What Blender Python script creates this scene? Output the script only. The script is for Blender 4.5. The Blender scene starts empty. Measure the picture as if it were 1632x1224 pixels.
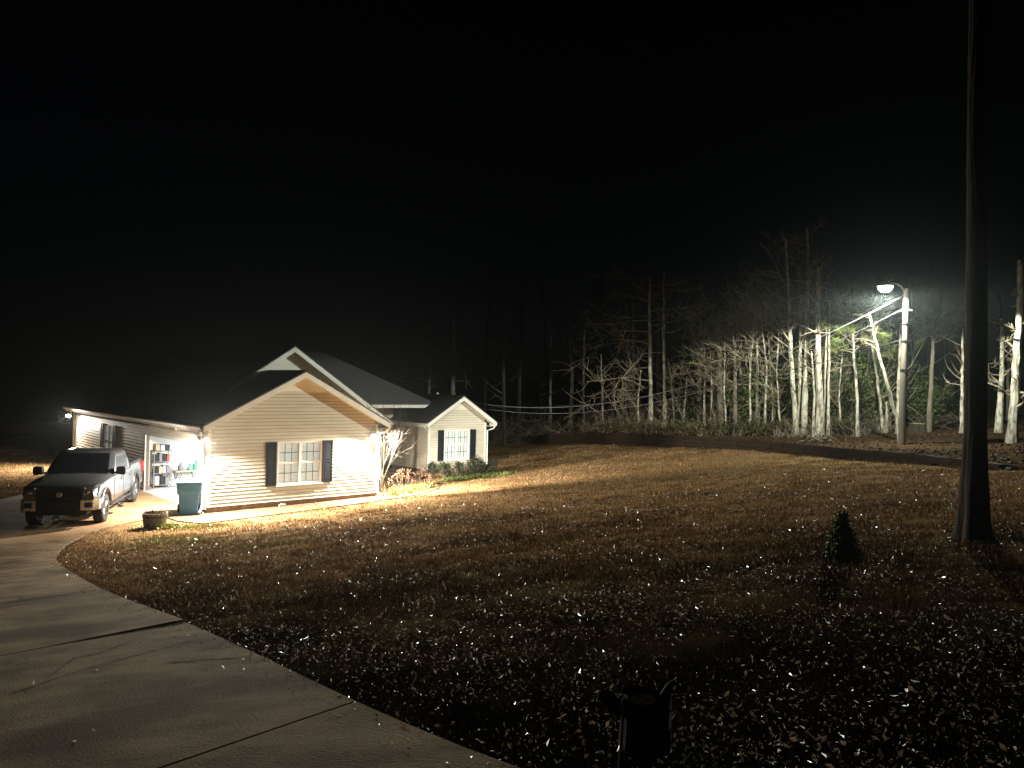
import bpy, bmesh, math, random
import numpy as np
from mathutils import Vector, Matrix, Euler
R = math.radians
rng = np.random.default_rng(7)
random.seed(7)
sc = bpy.context.scene
col = sc.collection

# ------------------------------------------------------------------ camera, sky, moon, exposure
FPX, CXP, CYP = 1226.0, 816.0, 612.0
CAMH, ROLL, PITCH = 4.26, R(1.3), R(0.18)
cd = bpy.data.cameras.new('camera'); co = bpy.data.objects.new('camera', cd); col.objects.link(co)
cd.sensor_width = 36; cd.lens = FPX / 1632 * 36; cd.clip_end = 600; cd.clip_start = 0.05
co.matrix_world = Matrix.Translation((0, 0, CAMH)) @ Matrix.Rotation(R(90) + PITCH, 4, 'X') @ Matrix.Rotation(ROLL, 4, 'Z')
sc.camera = co
w = bpy.data.worlds.new('World'); sc.world = w; w.use_nodes = True
nt = w.node_tree; nt.nodes.clear()
out = nt.nodes.new('ShaderNodeOutputWorld'); bg = nt.nodes.new('ShaderNodeBackground'); sky = nt.nodes.new('ShaderNodeTexSky')
sky.sky_type = 'NISHITA'; sky.sun_disc = False; sky.sun_elevation = R(24); sky.sun_rotation = R(130)
bg.inputs['Strength'].default_value = 0.0002
nt.links.new(sky.outputs[0], bg.inputs[0]); nt.links.new(bg.outputs[0], out.inputs[0])
sl = bpy.data.lights.new('moon', 'SUN'); so = bpy.data.objects.new('moon', sl); col.objects.link(so)
sl.energy = 0.0015; sl.angle = R(0.5); sl.color = (0.85, 0.92, 1.0)
so.rotation_euler = Euler((R(66), 0, R(-130 + 180)))
sc.view_settings.view_transform = 'Standard'; sc.view_settings.look = 'None'
sc.view_settings.exposure = 0.0; sc.view_settings.gamma = 1.0; sc.view_settings.use_curve_mapping = False
sc.render.engine = 'CYCLES'
sc.cycles.use_denoising = True
sc.cycles.max_bounces = 6; sc.cycles.diffuse_bounces = 3; sc.cycles.glossy_bounces = 3
sc.cycles.transparent_max_bounces = 12; sc.cycles.sample_clamp_indirect = 3.0
sc.cycles.use_adaptive_sampling = False

FLOOD_W = 4300.0     # one floodlight head
POLE_W = 13000.0
GARAGE_W = 1050.0
FLOOD_C = (1.0, 0.93, 0.79)
POLE_C = (0.92, 1.0, 0.86)

# ------------------------------------------------------------------ pixels to directions, terrain
def ray(x, y):
    u, v = (x - CXP) / FPX, -(y - CYP) / FPX
    c, s = math.cos(ROLL), math.sin(ROLL)
    u, v = u * c - v * s, u * s + v * c
    c, s = math.cos(PITCH), math.sin(PITCH)
    return np.array([u, c - s * v, s + c * v])
def aty(x, y, Y):
    d = ray(x, y); return np.array([0, 0, CAMH]) + d * (Y / d[1])
def atz(x, y, z):
    d = ray(x, y); return np.array([0, 0, CAMH]) + d * ((z - CAMH) / d[2])
def plane(x, y):
    ys = y - .5 * ((y - 30) + np.sqrt((y - 30) ** 2 + 9)) + .1
    return 2.55 + .112 * x - .0717 * ys
def G(x, y):
    p = plane(x, y)
    return .5 * (p + np.sqrt(p * p + .04)) - .06
# retaining wall line on the ground: x, y, wall height
WL = np.array([(15.5, -14, .02), (13.0, 4, .03), (12.1, 14, .05), (11.9, 18.3, .10), (11.95, 20.6, .24), (12.3, 24.3, .30), (12.1, 30.6, .40), (11.1, 35.2, .48),
               (8.9, 39.3, .60), (6.1, 44.8, .65), (2.6, 48.8, .66), (0.5, 51.6, .45), (-6, 57, .3), (-30, 66, .2), (-75, 74, .2)])
def dense(line, n):
    seg = np.r_[0, np.cumsum(np.linalg.norm(np.diff(line[:, :2], axis=0), axis=1))]
    t = np.linspace(0, seg[-1], n)
    return np.stack([np.interp(t, seg, line[:, k]) for k in range(line.shape[1])], 1), t
WD, WT = dense(WL, 420)
for _ in range(6):
    WD[1:-1, :2] = .25 * WD[:-2, :2] + .5 * WD[1:-1, :2] + .25 * WD[2:, :2]
WTOP = G(WD[:, 0], WD[:, 1]) + WD[:, 2]
for _ in range(12):
    WTOP[1:-1] = .25 * WTOP[:-2] + .5 * WTOP[1:-1] + .25 * WTOP[2:]
def wall_near(x, y):
    x = np.atleast_1d(np.asarray(x, float)); y = np.atleast_1d(np.asarray(y, float))
    k = np.empty(len(x), int); dd = np.empty(len(x))
    for i in range(0, len(x), 4000):
        q = (x[i:i+4000, None] - WD[None, :, 0]) ** 2 + (y[i:i+4000, None] - WD[None, :, 1]) ** 2
        k[i:i+4000] = q.argmin(1); dd[i:i+4000] = np.sqrt(q.min(1))
    a = WD[np.maximum(k - 1, 0)]; b = WD[np.minimum(k + 1, len(WD) - 1)]
    side = (b[:, 0] - a[:, 0]) * (y - a[:, 1]) - (b[:, 1] - a[:, 1]) * (x - a[:, 0])
    return k, np.where(side < 0, dd, -dd)          # positive = behind the wall
def B(x, y):
    k, d = wall_near(x, y)
    z = WTOP[k] + .045 * np.maximum(d, 0) + .05 * np.sin(np.asarray(x) * .9) * np.sin(np.asarray(y) * .7) * np.clip(d / 2, 0, 1)
    return z
def GB(x, y):
    k, d = wall_near(x, y)
    g = G(np.atleast_1d(x), np.atleast_1d(y))
    return np.where(d > 0, B(x, y), g)
def hit(x, y, fn=None):
    d = ray(x, y); t = np.arange(2, 110, .05)
    p = np.array([0, 0, CAMH])[None] + d[None] * t[:, None]
    h = (GB if fn is None else fn)(p[:, 0], p[:, 1])
    i = np.argmax(p[:, 2] < h)
    q = p[i]; return np.array([q[0], q[1], h[i]])

# ------------------------------------------------------------------ helpers
def tag(o, label=None, cat=None, group=None, kind=None):
    if label: o['label'] = label
    if cat: o['category'] = cat
    if group: o['group'] = group
    if kind: o['kind'] = kind
    return o
def empty(name, loc=(0, 0, 0), rz=0, **k):
    o = bpy.data.objects.new(name, None); col.objects.link(o); o.location = tuple(loc); o.rotation_euler = (0, 0, rz)
    o.empty_display_size = .2
    return tag(o, **k)
def link(name, me, parent=None, **k):
    o = bpy.data.objects.new(name, me); col.objects.link(o)
    if parent is not None: o.parent = parent
    return tag(o, **k)
class MB:
    def __init__(s): s.v = []; s.f = []; s.m = []
    def add(s, v, f, m=0):
        n = len(s.v); s.v += [tuple(map(float, q)) for q in v]; s.f += [tuple(i + n for i in q) for q in f]; s.m += [m] * len(f); return s
    def box(s, x0, x1, y0, y1, z0, z1, m=0):
        return s.add([(x0,y0,z0),(x1,y0,z0),(x1,y1,z0),(x0,y1,z0),(x0,y0,z1),(x1,y0,z1),(x1,y1,z1),(x0,y1,z1)],
                     [(0,3,2,1),(4,5,6,7),(0,1,5,4),(1,2,6,5),(2,3,7,6),(3,0,4,7)], m)
    def prism(s, poly, d, m=0):           # poly: 3D loop, extruded by vector d
        n = len(poly); p = [np.array(q, float) for q in poly]; d = np.array(d, float)
        return s.add(p + [q + d for q in p], [tuple(range(n))[::-1], tuple(range(n, 2*n))] + [(i, (i+1) % n, n + (i+1) % n, n + i) for i in range(n)], m)
    def tube(s, path, rad, n=6, m=0, cap=True):
        v, f = tube(path, rad, n, cap); return s.add(v, f, m)
    def lathe(s, prof, n=24, c=(0,0,0), axis='z', m=0, a0=0.0):
        v = []; f = []
        for r, h in prof:
            for i in range(n):
                a = 2*math.pi*i/n + a0
                q = (r*math.cos(a), r*math.sin(a), h)
                if axis == 'y': q = (q[0], q[2], q[1])
                elif axis == 'x': q = (q[2], q[0], q[1])
                v.append((q[0]+c[0], q[1]+c[1], q[2]+c[2]))
        for k in range(len(prof)-1):
            for i in range(n):
                j = (i+1) % n; f.append((k*n+i, k*n+j, (k+1)*n+j, (k+1)*n+i))
        return s.add(v, f, m)
    def build(s, name, mat, parent=None, smooth=False, bevel=0, **k):
        me = bpy.data.meshes.new(name); me.from_pydata(s.v, [], s.f)
        for q in (mat if isinstance(mat, (list, tuple)) else [mat]): me.materials.append(q)
        if isinstance(mat, (list, tuple)): me.polygons.foreach_set('material_index', s.m)
        bm = bmesh.new(); bm.from_mesh(me); bmesh.ops.recalc_face_normals(bm, faces=bm.faces)
        if bevel:
            ed = [e for e in bm.edges if len(e.link_faces) == 2 and e.calc_face_angle(0) > .6]
            bmesh.ops.bevel(bm, geom=ed, offset=bevel, segments=2, affect='EDGES', clamp_overlap=True)
        bm.to_mesh(me); bm.free()
        if smooth:
            me.polygons.foreach_set('use_smooth', [True] * len(me.polygons))
            try: me.set_sharp_from_angle(angle=R(38))
            except Exception: pass
        return link(name, me, parent, **k)
def tube(path, rad, n=6, cap=True):
    P = np.array(path, float); m = len(P); rad = np.broadcast_to(np.array(rad, float), (m,))
    T = np.gradient(P, axis=0); T /= np.linalg.norm(T, axis=1)[:, None] + 1e-9
    up = np.array([1., 0, 0]) if abs(T[0][2]) > .8 else np.array([0, 0, 1.])
    v = []
    for i in range(m):
        s = np.cross(up, T[i]); s /= np.linalg.norm(s) + 1e-9; q = np.cross(T[i], s)
        for k in range(n):
            a = 2*math.pi*k/n; v.append(P[i] + rad[i]*(math.cos(a)*s + math.sin(a)*q))
    f = [(i*n+k, i*n+(k+1) % n, (i+1)*n+(k+1) % n, (i+1)*n+k) for i in range(m-1) for k in range(n)]
    if cap: f += [tuple(range(n))[::-1], tuple((m-1)*n+k for k in range(n))]
    return v, f
def raw(name, V, F, mat, parent=None, smooth=False, **k):
    """big meshes straight from arrays; F is (n,3) or (n,4)"""
    V = np.asarray(V, np.float32).reshape(-1, 3); F = np.asarray(F, np.int32); n, c = F.shape
    me = bpy.data.meshes.new(name)
    me.vertices.add(len(V)); me.vertices.foreach_set('co', V.ravel())
    me.loops.add(n*c); me.loops.foreach_set('vertex_index', F.ravel())
    me.polygons.add(n); me.polygons.foreach_set('loop_start', np.arange(0, n*c, c, dtype=np.int32))
    me.materials.append(mat); me.update(calc_edges=True)
    if smooth: me.polygons.foreach_set('use_smooth', [True]*n)
    return link(name, me, parent, **k)

def cut(obj, cutters):
    tmp = []
    for mb in cutters:
        c = mb.build('cut', K['dark'], None); md = obj.modifiers.new('b', 'BOOLEAN'); md.operation = 'DIFFERENCE'; md.solver = 'EXACT'; md.object = c; tmp.append(c)
    bpy.context.view_layer.update()
    dg = bpy.context.evaluated_depsgraph_get(); me = bpy.data.meshes.new_from_object(obj.evaluated_get(dg))
    obj.modifiers.clear(); obj.data = me
    for c in tmp: bpy.data.objects.remove(c)

# ------------------------------------------------------------------ materials
def mat(name, c, rough=.8, c2=None, scale=8, bump=0, bscale=40, metal=0, spec=.22, detail=6, c3=None, scale3=1.2, coat=0, stretch=None, rnd=0, ramp=(.35, .65)):
    m = bpy.data.materials.new(name); m.use_nodes = True; t = m.node_tree; b = t.nodes['Principled BSDF']
    b.inputs['Roughness'].default_value = rough; b.inputs['Metallic'].default_value = metal
    b.inputs['Specular IOR Level'].default_value = spec; b.inputs['Coat Weight'].default_value = coat
    tc = t.nodes.new('ShaderNodeTexCoord'); mp = t.nodes.new('ShaderNodeMapping'); t.links.new(tc.outputs['Object'], mp.inputs[0])
    if stretch: mp.inputs['Scale'].default_value = stretch
    last = None
    if c2 is None: b.inputs['Base Color'].default_value = (*c, 1)
    else:
        n = t.nodes.new('ShaderNodeTexNoise'); n.inputs['Scale'].default_value = scale; n.inputs['Detail'].default_value = detail
        r = t.nodes.new('ShaderNodeValToRGB'); r.color_ramp.elements[0].position = ramp[0]; r.color_ramp.elements[1].position = ramp[1]
        r.color_ramp.elements[0].color = (*c, 1); r.color_ramp.elements[1].color = (*c2, 1)
        t.links.new(mp.outputs[0], n.inputs['Vector']); t.links.new(n.outputs['Fac'], r.inputs[0]); last = r.outputs[0]
        if c3 is not None:
            n3 = t.nodes.new('ShaderNodeTexNoise'); n3.inputs['Scale'].default_value = scale3; n3.inputs['Detail'].default_value = 4
            r3 = t.nodes.new('ShaderNodeValToRGB'); r3.color_ramp.elements[0].position = .5; r3.color_ramp.elements[1].position = .68
            mx = t.nodes.new('ShaderNodeMix'); mx.data_type = 'RGBA'
            t.links.new(mp.outputs[0], n3.inputs['Vector']); t.links.new(n3.outputs['Fac'], r3.inputs[0]); t.links.new(r3.outputs[0], mx.inputs['Factor'])
            t.links.new(last, mx.inputs['A']); mx.inputs['B'].default_value = (*c3, 1); last = mx.outputs['Result']
    if rnd:
        if last is None:
            rgb = t.nodes.new('ShaderNodeRGB'); rgb.outputs[0].default_value = (*c, 1); last = rgb.outputs[0]
        oi = t.nodes.new('ShaderNodeNewGeometry'); h = t.nodes.new('ShaderNodeHueSaturation')
        ma = t.nodes.new('ShaderNodeMapRange'); ma.inputs['To Min'].default_value = 1 - rnd; ma.inputs['To Max'].default_value = 1 + rnd
        t.links.new(oi.outputs['Random Per Island'], ma.inputs['Value']); t.links.new(ma.outputs[0], h.inputs['Value']); t.links.new(last, h.inputs['Color']); last = h.outputs[0]
    if last is not None: t.links.new(last, b.inputs['Base Color'])
    if bump:
        n2 = t.nodes.new('ShaderNodeTexNoise'); n2.inputs['Scale'].default_value = bscale; n2.inputs['Detail'].default_value = 5
        bp = t.nodes.new('ShaderNodeBump'); bp.inputs['Strength'].default_value = bump; bp.inputs['Distance'].default_value = .02
        t.links.new(mp.outputs[0], n2.inputs['Vector']); t.links.new(n2.outputs['Fac'], bp.inputs['Height']); t.links.new(bp.outputs[0], b.inputs['Normal'])
    return m
def leafmat(name, c, c2, trans=.45):
    m = mat(name, c, .32, c2, 9, rnd=.75, spec=.7); t = m.node_tree; b = t.nodes['Principled BSDF']; o = t.nodes['Material Output']
    tr_ = t.nodes.new('ShaderNodeBsdfTranslucent'); x = t.nodes.new('ShaderNodeMixShader'); x.inputs[0].default_value = trans
    t.links.new(b.inputs['Base Color'].links[0].from_socket, tr_.inputs[0]); t.links.new(b.outputs[0], x.inputs[1]); t.links.new(tr_.outputs[0], x.inputs[2]); t.links.new(x.outputs[0], o.inputs['Surface']); return m
def litter_and_shade(m, dark, y0, y1):
    # leaf litter near the camera, painted darker where little lamp light should reach
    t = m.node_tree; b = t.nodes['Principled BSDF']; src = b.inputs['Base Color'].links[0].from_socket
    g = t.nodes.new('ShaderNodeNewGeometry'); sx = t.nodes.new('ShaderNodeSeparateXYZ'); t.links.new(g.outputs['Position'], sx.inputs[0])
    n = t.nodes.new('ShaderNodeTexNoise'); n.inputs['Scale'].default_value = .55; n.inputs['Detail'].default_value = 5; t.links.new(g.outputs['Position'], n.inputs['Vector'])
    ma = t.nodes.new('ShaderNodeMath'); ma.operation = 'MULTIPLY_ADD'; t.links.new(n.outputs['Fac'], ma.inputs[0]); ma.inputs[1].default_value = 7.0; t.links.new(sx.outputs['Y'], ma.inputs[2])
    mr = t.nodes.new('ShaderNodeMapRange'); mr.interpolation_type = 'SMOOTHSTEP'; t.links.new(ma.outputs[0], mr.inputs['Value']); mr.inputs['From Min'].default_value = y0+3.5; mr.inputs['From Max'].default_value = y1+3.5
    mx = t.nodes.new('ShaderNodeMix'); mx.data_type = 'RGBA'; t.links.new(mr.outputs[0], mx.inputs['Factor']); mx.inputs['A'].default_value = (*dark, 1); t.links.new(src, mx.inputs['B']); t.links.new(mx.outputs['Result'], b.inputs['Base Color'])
def emit(name, c, s):
    m = bpy.data.materials.new(name); m.use_nodes = True; t = m.node_tree; t.nodes.clear()
    e = t.nodes.new('ShaderNodeEmission'); o = t.nodes.new('ShaderNodeOutputMaterial'); e.inputs[0].default_value = (*c, 1); e.inputs[1].default_value = s
    t.links.new(e.outputs[0], o.inputs[0]); return m
def glowblind(name, c, s):
    # glow added to whiten the blinds and wing curtain, as if room-lit
    m = mat(name, c, .6); b = m.node_tree.nodes['Principled BSDF']; b.inputs['Emission Color'].default_value = (1, .97, .9, 1); b.inputs['Emission Strength'].default_value = s; return m
def glassy(name, tint, refl=.1, rough=.02):
    m = bpy.data.materials.new(name); m.use_nodes = True; t = m.node_tree; t.nodes.clear()
    a = t.nodes.new('ShaderNodeBsdfTransparent'); g = t.nodes.new('ShaderNodeBsdfGlossy'); x = t.nodes.new('ShaderNodeMixShader'); o = t.nodes.new('ShaderNodeOutputMaterial')
    a.inputs[0].default_value = (*tint, 1); g.inputs['Roughness'].default_value = rough; x.inputs[0].default_value = refl
    t.links.new(a.outputs[0], x.inputs[1]); t.links.new(g.outputs[0], x.inputs[2]); t.links.new(x.outputs[0], o.inputs[0]); return m
K = dict(
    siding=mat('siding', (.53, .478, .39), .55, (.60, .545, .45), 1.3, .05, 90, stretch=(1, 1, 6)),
    shade_backing=mat('shade_backing', (.11, .09, .065), .9),  # dark backing colour stands in for the shadow lines between siding boards
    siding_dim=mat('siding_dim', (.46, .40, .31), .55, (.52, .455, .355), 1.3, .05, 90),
    trim=mat('trim', (.80, .785, .74), .5, (.72, .70, .65), 3),
    panel=mat('panel', (.72, .68, .60), .55, (.68, .64, .56), 2),
    soffit=mat('soffit', (.60, .55, .46), .6, (.55, .50, .42), 2),
    shingle=mat('shingle', (.045, .045, .048), .95, (.11, .105, .10), 30, .5, 60, stretch=(1, 1, 3)),
    foundation=mat('foundation', (.16, .085, .05), .9, (.24, .15, .10), 7, .4, 30),
    shutter=mat('shutter', (.006, .009, .015), .45, (.010, .013, .02), 6),
    white=mat('white', (.78, .77, .74), .45),
    wallboard=mat('wallboard', (.80, .80, .78), .8, (.74, .74, .72), 2),
    gfloor=mat('gfloor', (.45, .44, .42), .6, (.38, .37, .35), 4),
    blind=glowblind('blind', (.84, .84, .82), .45),
    bar=mat('bar', (.03, .03, .035), .5),
    glass=glassy('glass', (.92, .95, .95), .07),
    dark=mat('dark', (.012, .012, .013), .6),
    black=mat('black', (.018, .018, .02), .35),
    concrete=mat('concrete', (.13, .092, .055), .95, (.37, .265, .165), 1.7, .6, 45, c3=(.10, .072, .046), scale3=.6, detail=15, ramp=(.28, .72), stretch=(1, 1.8, 1), spec=.06),
    apron=mat('apron', (.20, .115, .055), .85, (.30, .18, .09), 1.4, .4, 70, c3=(.24, .165, .10), scale3=.5, detail=10),
    walkc=mat('walkc', (.085, .055, .03), .95, (.13, .088, .05), 2.2, .25, 120, c3=(.10, .05, .025), scale3=.8, spec=.1),
    subbase=mat('subbase', (.03, .024, .018), .95, (.05, .04, .03), 20),
    timber=mat('timber', (.017, .011, .007), .95, (.032, .021, .013), 5, .5, 30, stretch=(.25, 3, 3)),
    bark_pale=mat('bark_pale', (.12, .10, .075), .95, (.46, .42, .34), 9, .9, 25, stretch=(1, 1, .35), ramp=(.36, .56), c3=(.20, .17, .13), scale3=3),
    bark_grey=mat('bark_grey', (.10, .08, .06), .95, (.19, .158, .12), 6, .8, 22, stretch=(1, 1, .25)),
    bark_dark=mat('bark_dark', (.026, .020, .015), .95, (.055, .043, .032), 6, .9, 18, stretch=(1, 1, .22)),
    twig=mat('twig', (.11, .085, .055), .85, (.27, .225, .16), 1.5, rnd=.6),
    pole=mat('pole', (.16, .13, .10), .9, (.24, .205, .16), 4, .4, 30, stretch=(1, 1, .15)),
    galv=mat('galv', (.42, .43, .44), .4, metal=.7),
    cable=mat('cable', (.16, .16, .17), .5),
    cable_black=mat('cable_black', (.02, .02, .02), .5),
    leafgreen=mat('leafgreen', (.045, .07, .018), .55, (.11, .135, .035), 1.5, rnd=.6),
    needle=mat('needle', (.09, .12, .03), .55, (.17, .19, .05), 3, rnd=.4),
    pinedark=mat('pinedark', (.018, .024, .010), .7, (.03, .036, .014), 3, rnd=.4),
    shrubleaf=mat('shrubleaf', (.022, .030, .014), .55, (.045, .055, .025), 5, rnd=.5),
    brush=mat('brush', (.055, .042, .022), .85, (.075, .08, .03), .8, rnd=.7),
    litter=mat('litter', (.055, .031, .016), .85, (.10, .058, .03), 3, rnd=.7, spec=.2),
    leafdry=leafmat('leafdry', (.22, .17, .12), (.58, .52, .43)),
    leafbrown=leafmat('leafbrown', (.07, .042, .024), (.20, .135, .085), .35),
    grassdry=mat('grassdry', (.25, .150, .068), 1.0, (.35, .215, .104), .7, rnd=.85, c3=(.15, .085, .034), scale3=.35, spec=.05),
    grassgreen=mat('grassgreen', (.20, .22, .04), .7, (.28, .27, .07), 2, rnd=.4),
    ground=mat('ground', (.18, .108, .050), 1.0, (.28, .17, .082), 14, .8, 55, c3=(.10, .055, .022), scale3=.35, spec=.0),
    bank=mat('bank', (.045, .026, .014), 1.0, (.09, .054, .029), 9, .9, 35, c3=(.05, .032, .02), scale3=.5, spec=.0),
    paint=mat('paint', (.20, .20, .215), .28, metal=.92, coat=.5),
    chrome=mat('chrome', (.62, .60, .56), .2, metal=.85),
    tyre=mat('tyre', (.022, .021, .020), .85, (.035, .033, .03), 12),
    rim=mat('rim', (.16, .16, .17), .35, metal=.85),
    tint=mat('tint', (.0015, .002, .0025), .05),
    lens=mat('lens', (.25, .25, .26), .12, coat=1),
    redlens=mat('redlens', (.25, .02, .015), .2),
    bin=mat('bin', (.042, .130, .27), .6, (.052, .152, .31), 3, spec=.2),
    binlid=mat('binlid', (.045, .14, .28), .6, spec=.2),
    stave=mat('stave', (.11, .075, .045), .85, (.18, .13, .085), 6, .4, 30, stretch=(2, 2, .4)),
    hoop=mat('hoop', (.05, .045, .04), .6, metal=.6),
    soil=mat('soil', (.02, .013, .008), 1.0, (.045, .029, .019), 30, .8, 60, spec=.0),
    stone=mat('stone', (.32, .29, .25), .85, (.46, .43, .38), 6, .5, 20),
    deadflower=mat('deadflower', (.09, .05, .032), .95, (.15, .085, .055), 7, rnd=.5, spec=.1),
    cutwood=mat('cutwood', (.42, .34, .21), .8, (.52, .44, .28), 9),
    orangebit=mat('orangebit', (.45, .20, .06), .6), greenbit=mat('greenbit', (.12, .35, .25), .6), bluebit=mat('bluebit', (.08, .14, .3), .6),
    card=mat('card', (.42, .33, .22), .85), greybit=mat('greybit', (.16, .16, .17), .5), redbit=mat('redbit', (.4, .06, .05), .5),
    led=emit('led', (1.0, .93, .80), 60), lamp=emit('lamp', (.93, 1.0, .90), 50), tubelight=emit('tubelight', (.95, .98, 1.0), 25),
)

litter_and_shade(K['ground'], (.020, .0135, .009), 4, 13); litter_and_shade(K['grassdry'], (.045, .031, .018), 4, 13)
# ------------------------------------------------------------------ ground sheets
def lerp(a, b, t): return np.asarray(a, float) * (1 - t) + np.asarray(b, float) * t
def gridmesh(xs, ys):
    X, Y = np.meshgrid(xs, ys, indexing='ij'); n, m = len(xs), len(ys)
    i, j = np.meshgrid(np.arange(n-1), np.arange(m-1), indexing='ij'); k = (i*m+j).ravel()
    return X.ravel(), Y.ravel(), np.stack([k, k+m, k+m+1, k+1], 1)
xs = np.unique(np.r_[np.linspace(-160, -26, 40), np.arange(-26, 20, .3), np.linspace(20, 130, 30)])
ys = np.unique(np.r_[np.linspace(-40, 0, 14), np.arange(0, 34, .3), np.arange(34, 58, .6), np.linspace(58, 220, 30)])
X, Y, F = gridmesh(xs, ys)
kk, dd = wall_near(X, Y)
Zg = G(X, Y) + .02*np.sin(X*2.1+1.3*np.sin(Y*1.7))*np.sin(Y*2.3) * (plane(X, Y) > .25)
keep = (dd[F] < .35).any(1)
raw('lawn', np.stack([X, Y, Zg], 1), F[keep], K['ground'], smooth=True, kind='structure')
# the raised woodland floor behind the timber wall
tang = np.gradient(WD[:, :2], axis=0); tang /= np.linalg.norm(tang, axis=1)[:, None]
nrm = np.stack([tang[:, 1], -tang[:, 0]], 1)
for _ in range(60): nrm[1:-1] = .25*nrm[:-2] + .5*nrm[1:-1] + .25*nrm[2:]
nrm /= np.linalg.norm(nrm, axis=1)[:, None]
ds = np.r_[.08, np.arange(.4, 12, .4), np.linspace(12, 120, 40)]
PX = WD[:, None, 0] + nrm[:, None, 0]*ds[None]; PY = WD[:, None, 1] + nrm[:, None, 1]*ds[None]
PZ = B(PX.ravel(), PY.ravel()) + .03*np.sin(PX.ravel()*3.1)*np.sin(PY.ravel()*2.7)*np.clip(np.tile(ds, len(WD)), 0, 1)
n, m = len(WD), len(ds); i, j = np.meshgrid(np.arange(n-1), np.arange(m-1), indexing='ij'); k = (i*m+j).ravel()
V = np.stack([PX.ravel(), PY.ravel(), PZ], 1)
low = V.reshape(n, m, 3)[:, 0].copy(); low[:, 2] -= 1.3; 
Fb = np.stack([k, k+m, k+m+1, k+1], 1); nb = len(V)
Fr = np.stack([np.arange(n-1)*m, nb+np.arange(n-1), nb+np.arange(1, n), np.arange(1, n)*m], 1)
raw('woodland_floor', np.r_[V, low], np.r_[Fb, Fr], K['bank'], smooth=False, kind='structure')

# ------------------------------------------------------------------ driveway, apron, walks
HA = np.array([-9.608, 24.43]); YAW = .737
E1 = np.array([math.cos(YAW), math.sin(YAW)]); E2 = np.array([-math.sin(YAW), math.cos(YAW)])
def hw(a, b): return HA + a*E1 + b*E2
def inpoly(x, y, P):
    P = np.asarray(P); c = np.zeros(len(x), bool); j = len(P)-1
    for i in range(len(P)):
        t = ((P[i, 1] > y) != (P[j, 1] > y)) & (x < (P[j, 0]-P[i, 0])*(y-P[i, 1])/(P[j, 1]-P[i, 1]+1e-12)+P[i, 0]); c ^= t; j = i
    return c
RE = np.array([(3.2, 1.2), (1.3, 2.8), (-.14, 4.2), (-1.04, 5.35), (-2.05, 6.71), (-3.6, 8.68), (-6.24, 11.82), (-9.0, 15.5), (-10.08, 17.04), (-10.83, 18.58), (-11.43, 20.17)])
JD = np.array([(-.62, -.78), (-.66, -.75), (-.69, -.72), (-.72, -.69), (-.78, -.62), (-.85, -.53), (-.91, -.42), (-.9, -.44), (-.87, -.5), (-.83, -.56), (-.79, -.61)])
_cmb, _ = dense(np.c_[np.r_[RE, [(-11.3, 21.3)]], np.r_[JD, [(-.77, -.63)]]], 90)
for _ in range(25): _cmb[1:-1] = .25*_cmb[:-2]+.5*_cmb[1:-1]+.25*_cmb[2:]
_e = int(np.argmin(np.hypot(_cmb[:, 0]+11.43, _cmb[:, 1]-20.17))); _ix = [int(np.argmin(np.hypot(_cmb[:, 0]-q[0], _cmb[:, 1]-q[1]))) for q in RE]
RE, JD = _cmb[:_e+1, :2], _cmb[:_e+1, 2:]
seg = np.r_[0, np.cumsum(np.linalg.norm(np.diff(RE, axis=0), axis=1))]
def redge(s): return np.array([np.interp(s, seg, RE[:, 0]), np.interp(s, seg, RE[:, 1])])
def jdir(s): return np.array([np.interp(s, seg, JD[:, 0]), np.interp(s, seg, JD[:, 1])])
WID = 5.6
drive_poly = [redge(s) for s in np.linspace(0, seg[-1], 40)] + [redge(s)+WID*jdir(s) for s in np.linspace(seg[-1], 0, 20)]
def ribbon(name, s0, s1, w0, w1, dz, mat_, parent=None, ns=10, nw=10, lift=None, thick=.09, **kw):
    v = []; f = []
    for a in np.linspace(s0, s1, ns):
        for b_ in np.linspace(w0, w1, nw):
            p = redge(a) + b_*jdir(a)
            z = float(G(p[0], p[1])) + dz + (lift((a-s0)/(s1-s0), b_) if lift else 0)
            v.append((p[0], p[1], z))
    for i in range(ns-1):
        for j in range(nw-1): f.append((i*nw+j, i*nw+j+1, (i+1)*nw+j+1, (i+1)*nw+j))
    ring = [j for j in range(nw)] + [i*nw+nw-1 for i in range(1, ns)] + [(ns-1)*nw+j for j in range(nw-2, -1, -1)] + [i*nw for i in range(ns-2, 0, -1)]
    n0 = len(v)
    for r in ring: v.append((v[r][0], v[r][1], v[r][2]-thick))
    for q in range(len(ring)): q2 = (q+1) % len(ring); f.append((ring[q], ring[q2], n0+q2, n0+q))
    mb = MB(); mb.add(v, f); return mb.build(name, mat_, parent, **kw)
drv = ribbon('driveway', 0, seg[-1], .03, WID-.03, .012, K['subbase'], ns=60, nw=14, kind='structure')
jts = [0, seg[_ix[3]], seg[_ix[5]], seg[_ix[6]], seg[_ix[7]], seg[-1]]
for i in range(5):
    lf = (lambda t, wv: .024*(1-t)**3*max(0, 1-wv/1.5)) if i == 2 else None
    ribbon('concrete_slab', jts[i]+.014, jts[i+1]-.014, 0, WID, .05, K['concrete'], drv, ns=14, nw=12, lift=lf)
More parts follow.
